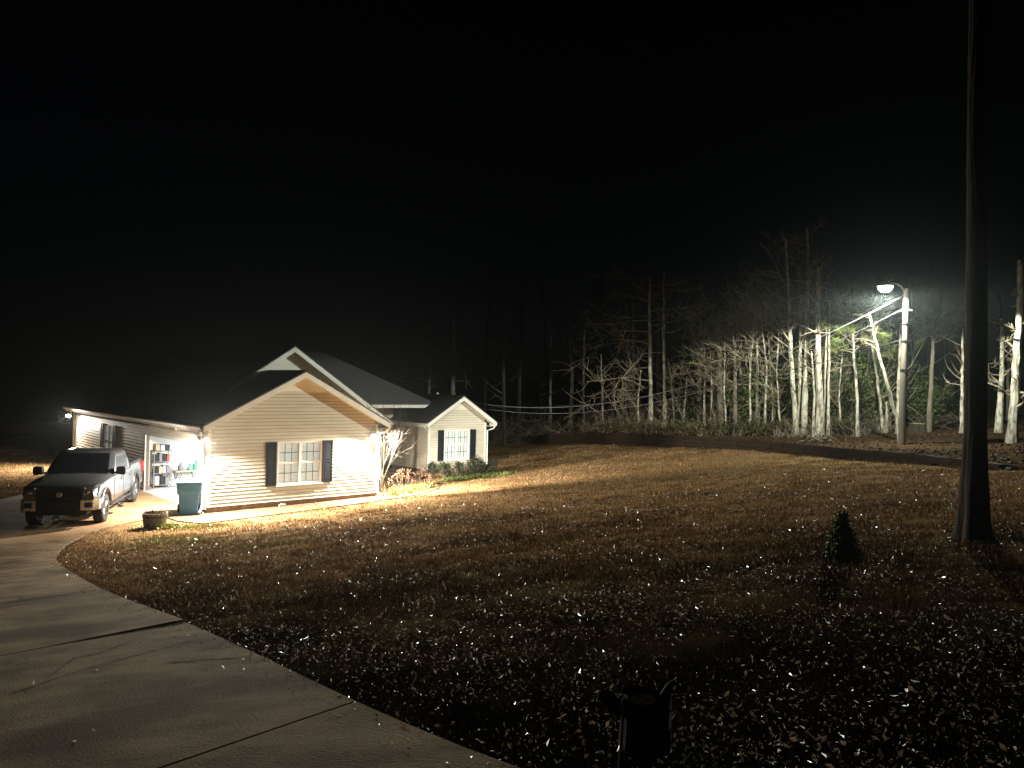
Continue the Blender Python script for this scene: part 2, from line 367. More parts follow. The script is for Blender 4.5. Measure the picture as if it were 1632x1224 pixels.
def crackline(pts):
    mb = MB(); P = []
    for (px, py) in pts:
        q = hit(px, py, G); P.append(q)
    P, _ = dense(np.array(P), len(pts)*7)
    off = np.cumsum(rng.normal(0, .006, len(P))); off -= np.linspace(0, off[-1], len(P))
    v = []; f = []
    for i, p in enumerate(P):
        d = P[min(i+1, len(P)-1)] - P[max(i-1, 0)]; nrm_ = np.array([-d[1], d[0]]); nrm_ /= np.linalg.norm(nrm_)+1e-9
        wd = .005 + .009*abs(rng.normal())
        c = p[:2] + nrm_*off[i]
        for sgn in (-1, 1):
            q = c + nrm_*wd*sgn; v.append((q[0], q[1], float(G(q[0], q[1]))+.054))
    f = [(2*i, 2*i+1, 2*i+3, 2*i+2) for i in range(len(P)-1)]
    mb.add(v, f); mb.build('crack', K['subbase'], drv)
crackline([(20, 1116), (80, 1095), (180, 1063), (260, 1042), (300, 1030), (330, 1026)])
crackline([(75, 1090), (120, 1058), (160, 1048), (210, 1030)])
crackline([(270, 1066), (330, 1060), (400, 1056)])
crackline([(30, 955), (40, 962)])
def flatslab(name, poly, z0, z1, mat_, parent, **kw):
    mb = MB(); mb.prism([(p[0], p[1], z0) for p in poly], (0, 0, z1-z0)); return mb.build(name, mat_, parent, **kw)
j0 = redge(seg[-1]); j0l = j0 + WID*jdir(seg[-1])
ap1 = [j0 + [-.02, .03], (-11.42, 20.7), (-11.4, 21.4), (-11.3, 22.0), (-11.1, 22.7), (-10.85, 23.3), (-10.6, 23.75), hw(-.02, .3), hw(-.02, 4.0), (-17.6, 21.5), j0l + [-.02, .03]]
ap2 = [hw(-.02, 4.03), hw(-.02, 9.5), (-17.4, 28.9), (-17.3, 26.1), (-20.5, 24.6), (-20.5, 20.5), (-17.63, 21.53)]
apron = flatslab('parking_apron', [np.array(j0)+[-.1, .2], (-11.4, 22.2), hw(-.3, .6), hw(-.3, 9.2), (-17.2, 28.4), (-17.1, 26.0), (-20.2, 24.4), (-17.3, 19.2)], -.3, -.02, K['subbase'], None, kind='structure')
for p in (ap1, ap2): flatslab('concrete_slab', p, -.1, .022, K['apron'], apron)
g2 = hw(6.5, 0)
wk = [[(-10.58, 23.72), (-9.9, 23.0), (-8.95, 22.55), (-7.75, 23.75), hw(.9, .02), hw(.0, .02)], [(-7.73, 23.77), (-6.2, 25.25), hw(3.7, .02), hw(.93, .02)], [(-6.18, 25.27), (-4.55, 26.85), (-3.9, 27.9), hw(6.3, .02), hw(3.73, .02)]]
walk = flatslab('walkway', [(-10.3, 23.6), (-8.9, 22.75), (-4.7, 26.9), hw(6.2, .0), hw(.1, .0)], -.3, .0, K['subbase'], None, kind='structure')
for i, p in enumerate(wk):
    mb = MB(); P = [np.array(q) for q in p]
    top = [(q[0], q[1], max(.015, float(G(q[0], q[1]))+.035)) for q in P]
    mb.prism([(a[0], a[1], -.2) for a in top], (0, 0, .2)); mb.v = [(*top[i_ % len(top)][:2], -.2 if i_ < len(top) else top[i_-len(top)][2]) for i_ in range(2*len(top))]
    mb.build('concrete_slab', K['walkc'], walk)
# curved path to the porch
cp = np.array([(-4.1, 27.3), (-3.2, 28.6), (-2.7, 30.2), (-2.9, 31.8), (-3.9, 33.2), (-5.2, 34.6)])
cpd, _ = dense(cp, 24)
for _ in range(5): cpd[1:-1] = .25*cpd[:-2]+.5*cpd[1:-1]+.25*cpd[2:]
td = np.gradient(cpd, axis=0); td /= np.linalg.norm(td, axis=1)[:, None]; nd = np.stack([-td[:, 1], td[:, 0]], 1)
mb = MB(); v = []
for p, q in zip(cpd, nd):
    for s in (0, 1.1): r = p + q*s; v.append((r[0], r[1], float(G(*r))+.035))
N_ = len(cpd); v2 = [(a, b_, c-.12) for a, b_, c in v]
mb.add(v+v2, [(2*i, 2*i+1, 2*i+3, 2*i+2) for i in range(N_-1)] + [(2*i, 2*i+2, 2*N_+2*i+2, 2*N_+2*i) for i in range(N_-1)] + [(2*i+1, 2*i+3, 2*N_+2*i+3, 2*N_+2*i+1) for i in range(N_-1)])
mb.build('porch_path', K['walkc'], None, kind='structure')
path_poly = list(cpd) + list((cpd+1.1*nd)[::-1])
HARD = [drive_poly, [np.array(q) for q in ap1], [np.array(q) for q in ap2], [(-10.6, 23.7), (-8.95, 22.55), (-4.55, 26.85), (-3.9, 27.9), hw(6.3, .0), hw(0, 0)], path_poly,
        [hw(0, 0), hw(6.26, 0), hw(6.26, 3), hw(8.4, 3), hw(8.4, 8), hw(12.4, 8), hw(12.4, 5.2), hw(16, 5.2), hw(16, 17), hw(0, 17)]]

# ------------------------------------------------------------------ house
E13 = np.array([*E1, 0]); E23 = np.array([*E2, 0]); HA3 = np.array([*HA, 0]); OC = np.array([0, 0, CAMH])
def on_b(px, py, b):
    d = ray(px, py); t = ((HA3-OC) @ E23 + b)/(d @ E23); p = OC + t*d - HA3; return p @ E13, p[2]
def on_a(px, py, a):
    d = ray(px, py); t = ((HA3-OC) @ E13 + a)/(d @ E13); p = OC + t*d - HA3; return p @ E23, p[2]
house = empty('house', (HA[0], HA[1], 0), YAW, label='single storey house in cream siding with open lit garage and dark shingle roofs', cat='house')
class Wall:
    def __init__(s, o, u, nrm_): s.o = np.array([*o, 0.]); s.u = np.array([*u, 0.]); s.n = np.array([*nrm_, 0.])
    def P(s, u, off, z): return s.o + s.u*u + s.n*off + np.array([0, 0, z])
    def box(s, mb, u0, u1, o0, o1, z0, z1, m=0):
        q = [s.P(u, o_, z) for z in (z0, z1) for u, o_ in ((u0, o0), (u1, o0), (u1, o1), (u0, o1))]
        mb.add(q, [(0, 3, 2, 1), (4, 5, 6, 7), (0, 1, 5, 4), (1, 2, 6, 5), (2, 3, 7, 6), (3, 0, 4, 7)], m); return mb
    def board(s, u0, u1, t0, t1, z0, z1, mat_, parent):
        mb = MB(); q = [s.P(u0, 0, z0), s.P(u1, 0, z0), s.P(u1, .032, z0), s.P(u0, .032, z0), s.P(t0, 0, z1), s.P(t1, 0, z1), s.P(t1, .006, z1), s.P(t0, .006, z1)]
        mb.add(q, [(0, 3, 2, 1), (4, 5, 6, 7), (0, 1, 5, 4), (1, 2, 6, 5), (2, 3, 7, 6), (3, 0, 4, 7)]); return mb.build('siding_board', mat_, parent)
def side_boards(W, parent, u0, u1, z0, z1, holes, mat_, h=.117, lim=None):
    """lim(z) -> (ulo, uhi) for gables; holes: (u0,u1,z0,z1) left free"""
    z = z0
    while z < z1 - .02:
        zt = min(z+h, z1); zm = (z+zt)/2; zc = zt-.013  # gap left so the dark backing draws a shadow line
        a0, a1 = (u0, u1) if lim is None else lim(z); b0, b1 = (u0, u1) if lim is None else lim(zt)
        a0, a1, b0, b1 = max(a0, u0), min(a1, u1), max(b0, u0), min(b1, u1)
        spans = [(a0, a1, b0, b1)]
        for (h0, h1, g0, g1) in holes:
            if zm > g0 and zm < g1:
                ns_ = []
                for (p, q, r, s_) in spans:
                    if h0 > p+.02 and h0 < q: ns_.append((p, h0, r, h0))
                    if h1 < q-.02 and h1 > p: ns_.append((h1, q, h1, s_))
                    if h1 <= p or h0 >= q: ns_.append((p, q, r, s_))
                spans = ns_
        for (p, q, r, s_) in spans:
            if q-p > .03: W.board(p, q, r, max(s_, r+.01), z, zc, mat_, parent)
        z = zt
def window(W, u0, u1, z0, z1, blind=True, double=True, curtain=False):
    w_ = W.box(MB(), u0+.05, u1-.05, -.16, -.14, z0+.03, z1-.03)      # dark sheet added behind the blinds for the shade between slats
    root = w_.build('window', K['dark'], house)
    fr = MB(); t = .055
    for (a, b_, c, d) in ((u0, u1, z0, z0+t), (u0, u1, z1-t, z1), (u0, u0+t, z0+t, z1-t), (u1-t, u1, z0+t, z1-t)): W.box(fr, a, b_, -.1, .03, c, d)
    fr.build('frame', K['white'], root)
    sl_ = MB(); W.box(sl_, u0-.04, u1+.04, 0, .075, z0-.045, z0-.002); sl_.build('sill', K['white'], root)
    cols = [(u0+t, (u0+u1)/2-.035), ((u0+u1)/2+.035, u1-t)] if double else [(u0+t, u1-t)]
    if double: mu = MB(); W.box(mu, (u0+u1)/2-.033, (u0+u1)/2+.033, -.1, .035, z0+t+.001, z1-t-.001); mu.build('mullion', K['white'], root)
    zm = (z0+z1)/2
    for (c0, c1) in cols:
        ra = MB(); W.box(ra, c0+.001, c1-.001, -.07, .018, zm-.022, zm+.022); ra.build('meeting_rail', K['white'], root)
        for q0, q1, off in ((z0+t, zm-.022, -.04), (zm+.022, z1-t, -.02)):
            sa = MB()
            for (a, b_, c, d) in ((c0, c1, q0, q0+.03), (c0, c1, q1-.03, q1), (c0, c0+.03, q0+.03, q1-.03), (c1-.03, c1, q0+.03, q1-.03)): W.box(sa, a+.002, b_-.002, off-.012, off+.016, c+.002, d-.002)
            sa.build('sash', K['white'], root)
            pn = MB(); W.box(pn, c0+.028, c1-.028, off-.002, off+.002, q0+.028, q1-.028); pn.build('pane', K['glass'], root)
            gr = MB()
            for f_ in (1/3, 2/3): W.box(gr, c0+(c1-c0)*f_-.011, c0+(c1-c0)*f_+.011, off-.012, off-.006, q0+.03, q1-.03)
            W.box(gr, c0+.03, c1-.03, off-.013, off-.007, (q0+q1)/2-.010, (q0+q1)/2+.010); gr.build('grille', K['bar'], root)
        if blind:
            bl = MB(); z = z0+.06; k_ = 0
            while z < z1-.06:
                W.box(bl, c0+.004, c1-.004, -.084, -.078, z, z+.030)
                z += .045
            if curtain:
                bl = MB(); n_ = 26
                for k_ in range(n_):
                    a = c0+.03+(c1-c0-.06)*k_/n_; b_ = c0+.03+(c1-c0-.06)*(k_+1)/n_
                    o_ = -.092+.010*math.sin(k_*1.3); W.box(bl, a, b_-.002, o_-.004, o_, z0+.06, z1-.06)
            bl.build('curtain' if curtain else 'blind', K['blind'], root)
    return root
def shutter(W, u0, u1, z0, z1):
    s = MB(); W.box(s, u0, u1, .024, .05, z0, z1)
    root = s.build('shutter', K['shutter'], house)
    f_ = MB(); t = .05; zm = (z0+z1)/2
    for (a, b_, c, d) in ((u0, u1, z0, z0+t*1.4), (u0, u1, z1-t*1.4, z1), (u0, u1, zm-t*.8, zm+t*.8)): W.box(f_, a+.001, b_-.001, .0505, .068, c+.001, d-.001)
    for (a, b_) in ((u0, u0+t), (u1-t, u1)):
        W.box(f_, a+.001, b_-.001, .0505, .0675, z0+t*1.4, zm-t*.8); W.box(f_, a+.001, b_-.001, .0505, .0675, zm+t*.8, z1-t*1.4)
    f_.build('shutter_frame', K['shutter'], root)
    for c, d in ((z0+t*1.4, zm-t*.8), (zm+t*.8, z1-t*1.4)):
        p = MB(); W.box(p, u0+t+.018, u1-t-.018, .0505, .063, c+.018, d-.018); p.build('shutter_panel', K['shutter'], root, bevel=.008)
def slab4(mb, p, th, m=0): mb.prism(p, (0, 0, -th), m); return mb
def gable_roof(a0, a1, ridge, ztop, slope, b0, b1, wa0, wa1, wb0, gut=True, bl=None, noleft=None):
    """roof over walls wa0..wa1 with eave tips at a0, a1, front rake at b0; returns nothing"""
    zl, zr = ztop-slope*(ridge-a0), ztop-slope*(a1-ridge); th = .05
    if noleft is not None: a0 = noleft; zl = ztop-slope*(ridge-a0)
    if bl:      # the left eave runs on past this block
        am = ridge-2.0; zm_ = ztop-slope*2.0; rt = MB(); slab4(rt, [(a0, b1+.001, zl), (am, b1+.001, zm_), (am, bl, zm_), (a0, bl, zl)], th); rt.build('roof_slope', K['shingle'], house)
    rt = MB(); slab4(rt, [(a0, b0, zl), (ridge, b0, ztop), (ridge, b1, ztop), (a0, b1, zl)], th); rt.build('roof_slope', K['shingle'], house)
    rt = MB(); slab4(rt, [(ridge, b0, ztop), (a1, b0, zr), (a1, b1, zr), (ridge, b1, ztop)], th); rt.build('roof_slope', K['shingle'], house)
    rc = MB(); rc.prism([(ridge-.14, b0, ztop-.14*slope+.004), (ridge, b0, ztop+.022), (ridge+.14, b0, ztop-.14*slope+.004)], (0, b1-b0, 0)); rc.build('ridge_cap', K['shingle'], house)
    # rake boards
    for (aa, zz) in ((a0, zl), (a1, zr)):
        r_ = MB(); r_.prism([(aa, b0-.002, zz-th-.002), (ridge, b0-.002, ztop-th-.002), (ridge, b0-.002, ztop-th-.19), (aa, b0-.002, zz-th-.19)], (0, .03, 0)); r_.build('rake_board', K['trim'], house)
        s_ = MB(); s_.prism([(aa, b0+.03, zz-th-.13), (ridge, b0+.03, ztop-th-.13), (ridge, wb0+.02, ztop-th-.13), (aa, wb0+.02, zz-th-.13)], (0, 0, -.02)); s_.build('rake_soffit', K['soffit'], house)
    # eaves: fascia, soffit, gutter
    for (aa, wa, zz, sg) in ((a0, wa0, zl, -1), (a1, wa1, zr, 1)):
        if sg < 0 and noleft is not None: continue
        b1_ = bl if (bl and sg < 0) else b1
        f_ = MB(); f_.box(min(aa, aa-sg*.025), max(aa, aa-sg*.025), b0+.032, b1_, zz-th-.19, zz-th-.003); f_.build('fascia', K['trim'], house)
        s_ = MB(); s_.box(min(aa-sg*.03, wa-sg*.02), max(aa-sg*.03, wa-sg*.02), b0+.04, b1_, zz-th-.205, zz-th-.191); s_.build('soffit', K['soffit'], house)
        if gut:
            g_ = MB(); x0 = aa+sg*.003; x1 = aa+sg*.12; zt = zz-th-.005
            pr = [(x0, zt), (x0, zt-.1), (x0+sg*.07, zt-.1), (x1, zt-.03), (x1, zt), (x1-sg*.012, zt), (x1-sg*.012, zt-.025), (x0+sg*.065, zt-.088), (x0+sg*.01, zt-.088), (x0+sg*.01, zt)]
            g_.prism([(q[0], b0+.06, q[1]) for q in pr], (0, b1_-b0-.06, 0)); g_.build('gutter', K['trim'], house)
def downspout(pts):
    mb = MB(); mb.tube(pts, .04, 4); mb.build('downspout', K['trim'], house)

def opened(o, boxes):
    cs_ = []
    for q in boxes: c = MB(); c.box(*q); cs_.append(c)
    cut(o, cs_); o.parent = house; return o
FR = Wall((0, 0), (1, 0), (0, -1)); SD = Wall((0, 0), (0, 1), (-1, 0))
GW = 6.26; RZ, RS, RA = 4.64, .525, 3.13
def und(a): return RZ - RS*abs(a-RA) - .2
# foundations
for q in ((.02, GW-.02, .012, .3, .2), (.012, .3, 6.3, 16.98, .12), (.012, .3, .31, .74, .12), (12.42, 15.93, 5.215, 5.5, .22), (8.1, 12.38, 8.22, 8.5, .2), (12.412, 12.7, 5.51, 8.2, .2), (GW-.3, 8.4, 3.02, 3.3, .2)):
    fd = MB(); fd.box(*q[:4], -.35, q[4]); fd.build('foundation', K['foundation'], house)
# front gable wall
gw = MB(); gw.prism([(0.002, .003, .2), (GW-.002, .003, .2), (GW-.002, .003, und(GW)), (RA, .003, und(RA)), (0.002, .003, und(0))], (0, .12, 0))
W0, W1, WZ0, WZ1 = 2.33, 3.99, .74, 2.21
gwo = opened(gw.build('gable_wall', K['shade_backing'], None), [(W0+.004, W1-.004, -.2, .5, WZ0+.004, WZ1-.004)])
side_boards(FR, gwo, .09, GW-.09, .2, 4.3, [(W0-.005, W1+.005, WZ0, WZ1)], K['siding'], lim=lambda z: (RA-(RZ-.2-z)/RS if z > und(0) else 0, RA+(RZ-.2-z)/RS if z > und(0) else GW))
for q in ((-.03, .088), (GW-.088, GW+.03)): ct = MB(); FR.box(ct, *q, 0, .03, .2, 2.74); ct.build('corner_trim', K['trim'], house)
ct = MB(); SD.box(ct, 0.0, .088, .002, .032, .12, 2.62); ct.build('corner_trim', K['trim'], house)
ct = MB(); SD.box(ct, 16.91, 17.0, .0, .032, .12, 2.5); ct.build('corner_trim', K['trim'], house)
tp = MB(); zt = 3.92; hwid = (RZ-.2-zt)/RS; FR.box(tp, 0, .001, 0, .001, 0, .001); tp = MB()
tp.prism([(RA-hwid, -.031, zt), (RA+hwid, -.031, zt), (RA, -.031, RZ-.2)], (0, .03, 0)); tp.build('gable_panel', K['panel'], house)
window(FR, W0, W1, WZ0, WZ1); shutter(FR, 1.92, 2.29, .73, 2.21); shutter(FR, 4.03, 4.40, .73, 2.21)
# side wall with garage opening
DO0, DO1, DOZ = .75, 6.12, 2.13
SW0, SW1, SZ0, SZ1 = 10.35, 11.7, .75, 2.28
sw = MB(); SD.box(sw, .002, DO0, -.12, -.002, 0, 2.62); SD.box(sw, DO0, DO1, -.12, -.002, DOZ, 2.62); SD.box(sw, DO1, 16.99, -.12, -.002, 0, 2.5)
swo = opened(sw.build('side_wall', K['shade_backing'], None), [(-.5, .4, SW0+.004, SW1-.004, SZ0+.004, SZ1-.004)])
side_boards(SD, swo, .09, 16.9, .12, 2.5, [(DO0-.11, DO1+.11, 0, DOZ+.11), (SW0-.005, SW1+.005, SZ0, SZ1)], K['siding'])
tr = MB(); SD.box(tr, DO0-.11, DO0-.001, -.12, .03, .022, DOZ); SD.box(tr, DO1+.001, DO1+.11, -.12, .03, .022, DOZ); SD.box(tr, DO0-.11, DO1+.11, -.118, .03, DOZ+.001, DOZ+.11)
tr.build('garage_door_trim', K['white'], house)
window(SD, SW0, SW1, SZ0, SZ1, double=True); shutter(SD, SW0-.4, SW0-.04, SZ0, SZ1); shutter(SD, SW1+.04, SW1+.4, SZ0, SZ1)
# garage room
fl = MB(); fl.box(-.1, 6.1, .12, 7.0, -.1, .03); fl.build('garage_floor', K['gfloor'], house)
iw = MB(); iw.box(.13, 6.1, 6.98, 7.08, .03, 2.6); iw.box(.13, 6.1, .13, .2, .03, 2.6); iw.box(6.1, 6.16, .12, 7.08, .03, 2.6); iw.build('garage_wall', K['wallboard'], house)
ic = MB(); ic.box(.125, 6.1, .13, 7.06, 2.45, 2.5); ic.build('garage_ceiling', K['wallboard'], house)
# rolled-up door tracks under the ceiling
dr = MB(); dr.box(.35, 2.6, .8, 6.05, 2.3, 2.35); dr.build('raised_garage_door', K['white'], house)
# roofs
gable_roof(-.3, 6.56, RA, RZ, RS, -.42, 3.2, 0, GW, 0, bl=17.3)
BR, BZ, BS = 4.2, 5.62, .66
bw = MB(); bw.prism([(0.01, 3.0, 2.3), (8.4, 3.0, .2), (8.4, 3.0, BZ-BS*4.2-.2), (BR, 3.0, BZ-.2), (0.01, 3.0, BZ-BS*4.19-.2)], (0, .1, 0))
bwo = bw.build('main_gable_wall', K['panel'], house)
gable_roof(-.25, 8.65, BR, BZ, BS, 2.6, 17.3, 0, 8.4, 3.0, noleft=.95)
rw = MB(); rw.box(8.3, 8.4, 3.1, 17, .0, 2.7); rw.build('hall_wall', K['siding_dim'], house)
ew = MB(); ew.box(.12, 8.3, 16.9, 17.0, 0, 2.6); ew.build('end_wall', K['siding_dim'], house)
# hip roof behind
hz, hb, ha1 = 3.3, 6.6, 13.9
rr, rb = 9.8, 10.7; rzz = hz+.6*(rb-hb)
hp = MB(); slab4(hp, [(5, hb, hz), (ha1, hb, hz), (rr, rb, rzz), (5, rb, rzz)], .05); hp.build('roof_slope', K['shingle'], house)
hp = MB(); slab4(hp, [(ha1, hb, hz), (ha1, 14.8, hz), (rr, rb, rzz)], .05); hp.build('roof_slope', K['shingle'], house)
hp = MB(); slab4(hp, [(ha1, 14.8, hz), (5, 14.8, hz), (5, rb, rzz), (rr, rb, rzz)], .05); hp.build('roof_slope', K['shingle'], house)
fa = MB(); fa.box(8.2, ha1-.05, hb-.02, hb+.01, hz-.2, hz-.052); fa.build('fascia', K['trim'], house)
fa = MB(); fa.box(8.2, ha1-.06, hb+.012, 8.2, hz-.2, hz-.17); fa.build('porch_ceiling', K['soffit'], house)
EN = Wall((8.4, 8.2), (1, 0), (0, -1)); LW = Wall((12.4, 8.2), (0, -1), (-1, 0))
en = MB(); EN.box(en, 0, 3.98, -.1, -.002, .0, 3.12); eno = en.build('porch_wall', K['shade_backing'], house)
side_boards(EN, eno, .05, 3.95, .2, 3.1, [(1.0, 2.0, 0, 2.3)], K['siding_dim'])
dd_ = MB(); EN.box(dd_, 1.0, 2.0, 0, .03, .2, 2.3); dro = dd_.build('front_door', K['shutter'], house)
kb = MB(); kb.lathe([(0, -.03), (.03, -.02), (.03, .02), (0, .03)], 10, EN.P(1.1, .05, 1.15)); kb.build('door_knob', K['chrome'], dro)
lw = MB(); LW.box(lw, .0, 3.0, -.1, -.002, 0, 2.62); lwo = lw.build('wing_side_wall', K['shade_backing'], house)
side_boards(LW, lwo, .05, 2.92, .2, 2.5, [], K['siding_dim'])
# right wing
WG = Wall((12.4, 5.2), (1, 0), (0, -1)); WW = 3.55; WRA, WRZ, WRS = 14.25, 3.76, .6
def wund(a): return WRZ-WRS*abs(a-WRA)-.2
wg = MB(); wg.prism([(12.402, 5.203, .2), (15.948, 5.203, .2), (15.948, 5.203, wund(15.95)), (WRA, 5.203, wund(WRA)), (12.402, 5.203, wund(12.4))], (0, .1, 0)); V0, V1, VZ0, VZ1 = .92, 2.50, .60, 2.08
wgo = opened(wg.build('wing_gable_wall', K['shade_backing'], None), [(12.4+V0+.004, 12.4+V1-.004, 5.0, 5.6, VZ0+.004, VZ1-.004)])
side_boards(WG, wgo, .09, WW-.09, .2, 3.5, [(V0-.005, V1+.005, VZ0, VZ1)], K['siding'],
            lim=lambda z: ((WRA-(WRZ-.2-z)/WRS)-12.4 if z > 2.4 else 0, (WRA+(WRZ-.2-z)/WRS)-12.4 if z > 2.4 else WW))
for q in ((-.03, .088), (WW-.088, WW+.03)): ct = MB(); WG.box(ct, *q, 0, .03, .2, 2.42); ct.build('corner_trim', K['trim'], house)
zt = 3.05; hwid = (WRZ-.2-zt)/WRS; tp = MB(); tp.prism([(WRA-hwid, 5.169, zt), (WRA+hwid, 5.169, zt), (WRA, 5.169, WRZ-.2)], (0, .03, 0)); tp.build('gable_panel', K['panel'], house)
window(WG, V0, V1, VZ0, VZ1, curtain=True); shutter(WG, V0-.37, V0-.04, VZ0-.02, VZ1); shutter(WG, V1+.04, V1+.37, VZ0-.02, VZ1)
gable_roof(12.1, 16.4, WRA, WRZ, WRS, 4.85, 13.5, 12.4, 15.95, 5.2)
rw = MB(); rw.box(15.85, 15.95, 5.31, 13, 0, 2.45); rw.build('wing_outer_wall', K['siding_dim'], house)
# downspouts
downspout([(-.36, -.3, 2.62), (-.3, -.2, 2.5), (-.09, .15, 2.38), (-.085, .15, 2.2), (-.085, .15, .25), (-.12, .1, .14), (-.3, -.12, .07)])
downspout([(6.62, -.3, 2.62), (6.55, -.2, 2.48), (6.33, -.02, 2.38), (6.31, -.02, 2.2), (6.31, -.02, .25), (6.34, -.1, .14), (6.5, -.3, .08)])
downspout([(8.72, 2.8, 2.48), (8.6, 2.85, 2.35), (8.46, 2.95, 2.25), (8.46, 2.95, .2)])
downspout([(12.0, 5.0, 2.3), (12.1, 5.05, 2.2), (12.33, 5.12, 2.1), (12.33, 5.12, .25)])
downspout([(16.47, 5.0, 2.28), (16.35, 5.05, 2.1), (16.02, 5.12, 2.0), (16.02, 5.12, .25)])
mb = MB(); mb.tube([(10.6, 8.1, .2), (10.6, 8.1, 3.05)], .05, 8); mb.build('porch_post', K['trim'], house)
sp = MB(); sp.tube([(2.5, -.0, .1), (2.5, -.09, .1), (2.5, -.12, .03)], .022, 6); sp.box(2.4, 2.62, -.16, -.06, -.02, .1); sp.build('hose_faucet', K['stone'], house)

# ------------------------------------------------------------------ floodlights
def h2w(a, b, z): p = hw(a, b); return Vector((p[0], p[1], z))
def d2w(v): q = E1*v[0]+E2*v[1]; return Vector((q[0], q[1], v[2])).normalized()
def floodlight(a, b, z, dirs, nrm_, label, power=(1.0, 1.0), cone=((120, .45), (120, .45))):
    root = empty('floodlight', h2w(a, b, z), YAW, label=label, cat='lamp', group='floodlights under the house eaves')
    nx, ny = nrm_
    pl = MB(); pl.lathe([(0, -.02), (.06, -.02), (.06, .02), (.03, .03), (0, .03)], 14); 
    po = pl.build('base_plate', K['white'], root, smooth=True); po.rotation_euler = Vector((nx, ny, 0)).to_track_quat('Z', 'Y').to_euler()
    po.location = (-nx*.10, -ny*.10, .03)
    for d, pw, cn in zip(dirs, power, cone):
        dv = Vector(d).normalized(); base = Vector((-nx*.07, -ny*.07, .03)); c = base + dv*.11
        ar = MB(); ar.tube([base, base + dv*.06], .014, 6); ar.build('arm', K['white'], root)
        hd = MB(); hd.lathe([(0, -.06), (.03, -.055), (.045, -.02), (.062, .03), (.062, .045), (.056, .045), (.054, .03), (0, .028)], 16)
        ho = hd.build('lamp_head', K['white'], root, smooth=True); ho.location = c; ho.scale = (1.5, 1.5, 1.5); ho.rotation_euler = dv.to_track_quat('Z', 'Y').to_euler()
        ln = MB(); ln.lathe([(0, .075), (.03, .068), (.05, .048), (.0535, .034), (0, .034)], 16)
        lo = ln.build('bulb', K['led'], ho, smooth=True)
        ld = bpy.data.lights.new('flood_beam', 'SPOT'); ld.energy = FLOOD_W*pw; ld.color = FLOOD_C; ld.spot_size = R(cn[0]); ld.spot_blend = cn[1]; ld.shadow_soft_size = .045
        lob = bpy.data.objects.new('flood_beam', ld); col.objects.link(lob); lob.parent = root
        lob.location = c + dv*.17; lob.rotation_euler = dv.to_track_quat('-Z', 'Y').to_euler()
floodlight(6.05, -.2, 2.42, [(-.55, -.62, -.84), (.90, .06, -.74)], (0, -1), 'glaring twin floodlight on the front gable right of the window', (1.8, 3.0), ((152, 1.0), (120, .6)))
floodlight(-.26, -.10, 2.46, [(.22, -.80, -.72), (-.55, .62, -.62)], (-1, 0), 'glaring floodlight on the house corner above the blue bin', (2.3, 1.2), ((152, 1.0), (150, 1.0)))
floodlight(-.30, 16.7, 2.46, [(-.45, -.75, -.60), (-.75, -.1, -.7)], (-1, 0), 'glaring floodlight at the far left end of the house wall', (.32, .6), ((140, 1.0), (130, 1.0)))

# ------------------------------------------------------------------ garage contents
cl = empty('ceiling_light', h2w(3.0, 3.6, 2.45), YAW, label='bright white light under the open garage ceiling', cat='lamp')
mb = MB(); mb.box(-.6, .6, -.08, .08, -.05, -.001); mb.build('housing', K['white'], cl)
mb = MB(); mb.box(-.58, .58, -.06, .06, -.09, -.052); mb.build('diffuser', K['tubelight'], cl)
ld = bpy.data.lights.new('garage_glow', 'AREA'); ld.shape = 'RECTANGLE'; ld.size = 1.2; ld.size_y = .16; ld.energy = GARAGE_W; ld.color = (.93, .97, 1.0)
lob = bpy.data.objects.new('garage_glow', ld); col.objects.link(lob); lob.parent = cl; lob.location = (0, 0, -.11)
BB = 6.5
sa0 = on_b(244.5, 760, BB)[0]; sa1 = on_b(274, 760, BB)[0]; sz1 = on_b(260, 720, BB)[1]
sh = empty('storage_shelf', h2w(sa0, BB, .03), YAW, label='black wire storage shelf standing inside the open garage', cat='shelf')
WS = sa1-sa0
mb = MB()
for u in (0, WS-.03):
    for v_ in (0, .4): mb.box(u, u+.03, v_, v_+.03, 0, sz1)
mb.build('post', K['greybit'], sh)
levels = [.1, .55, 1.0, 1.42]
for z in levels:
    mb = MB(); mb.box(.003, WS-.003, .003, .425, z, z+.025); mb.build('shelf_board', K['greybit'], sh)
cnt = 0
kinds = [('card', 'cardboard box'), ('greybit', 'dark grey tool case'), ('white', 'white plastic tub'), ('redbit', 'red can'), ('black', 'black case'), ('greenbit', 'green bottle crate'), ('bluebit', 'blue container')]
lv = ['bottom', 'second', 'third', 'top']
for li, z in enumerate(levels):
    u = .06; order = [(2, 4, 1), (4, 0, 2, 1), (4, 1, 4, 3), (0, 2, 4)][li]
    wd = (WS-.12)/len(order)
    for q, kq in enumerate(order):
        hgt = [.32, .26, .28, .22][li]*(1-.18*((q+li) % 3)/2); nm = kinds[kq]
        c = h2w(sa0+u+wd*(q+.5), BB+.2, .03+z+.026)
        e = empty('storage_box', c, YAW, label='%s on the %s shelf of the garage rack, %s from its left' % (nm[1], lv[li], ['first', 'second', 'third', 'fourth'][q]), cat='box', group='boxes on the garage shelf')
        mb = MB(); s_ = wd*.42; mb.prism([(-s_*.92, -.15, 0), (s_*.92, -.15, 0), (s_*.92, .15, 0), (-s_*.92, .15, 0)], (0, 0, hgt)); mb.build('body', K[nm[0]], e, bevel=.01)
        mb = MB(); mb.box(-s_, s_, -.16, .16, hgt+.001, hgt+.03); mb.build('lid', K[nm[0]] if kq != 2 else K['bluebit'], e, bevel=.006)
        u += 0
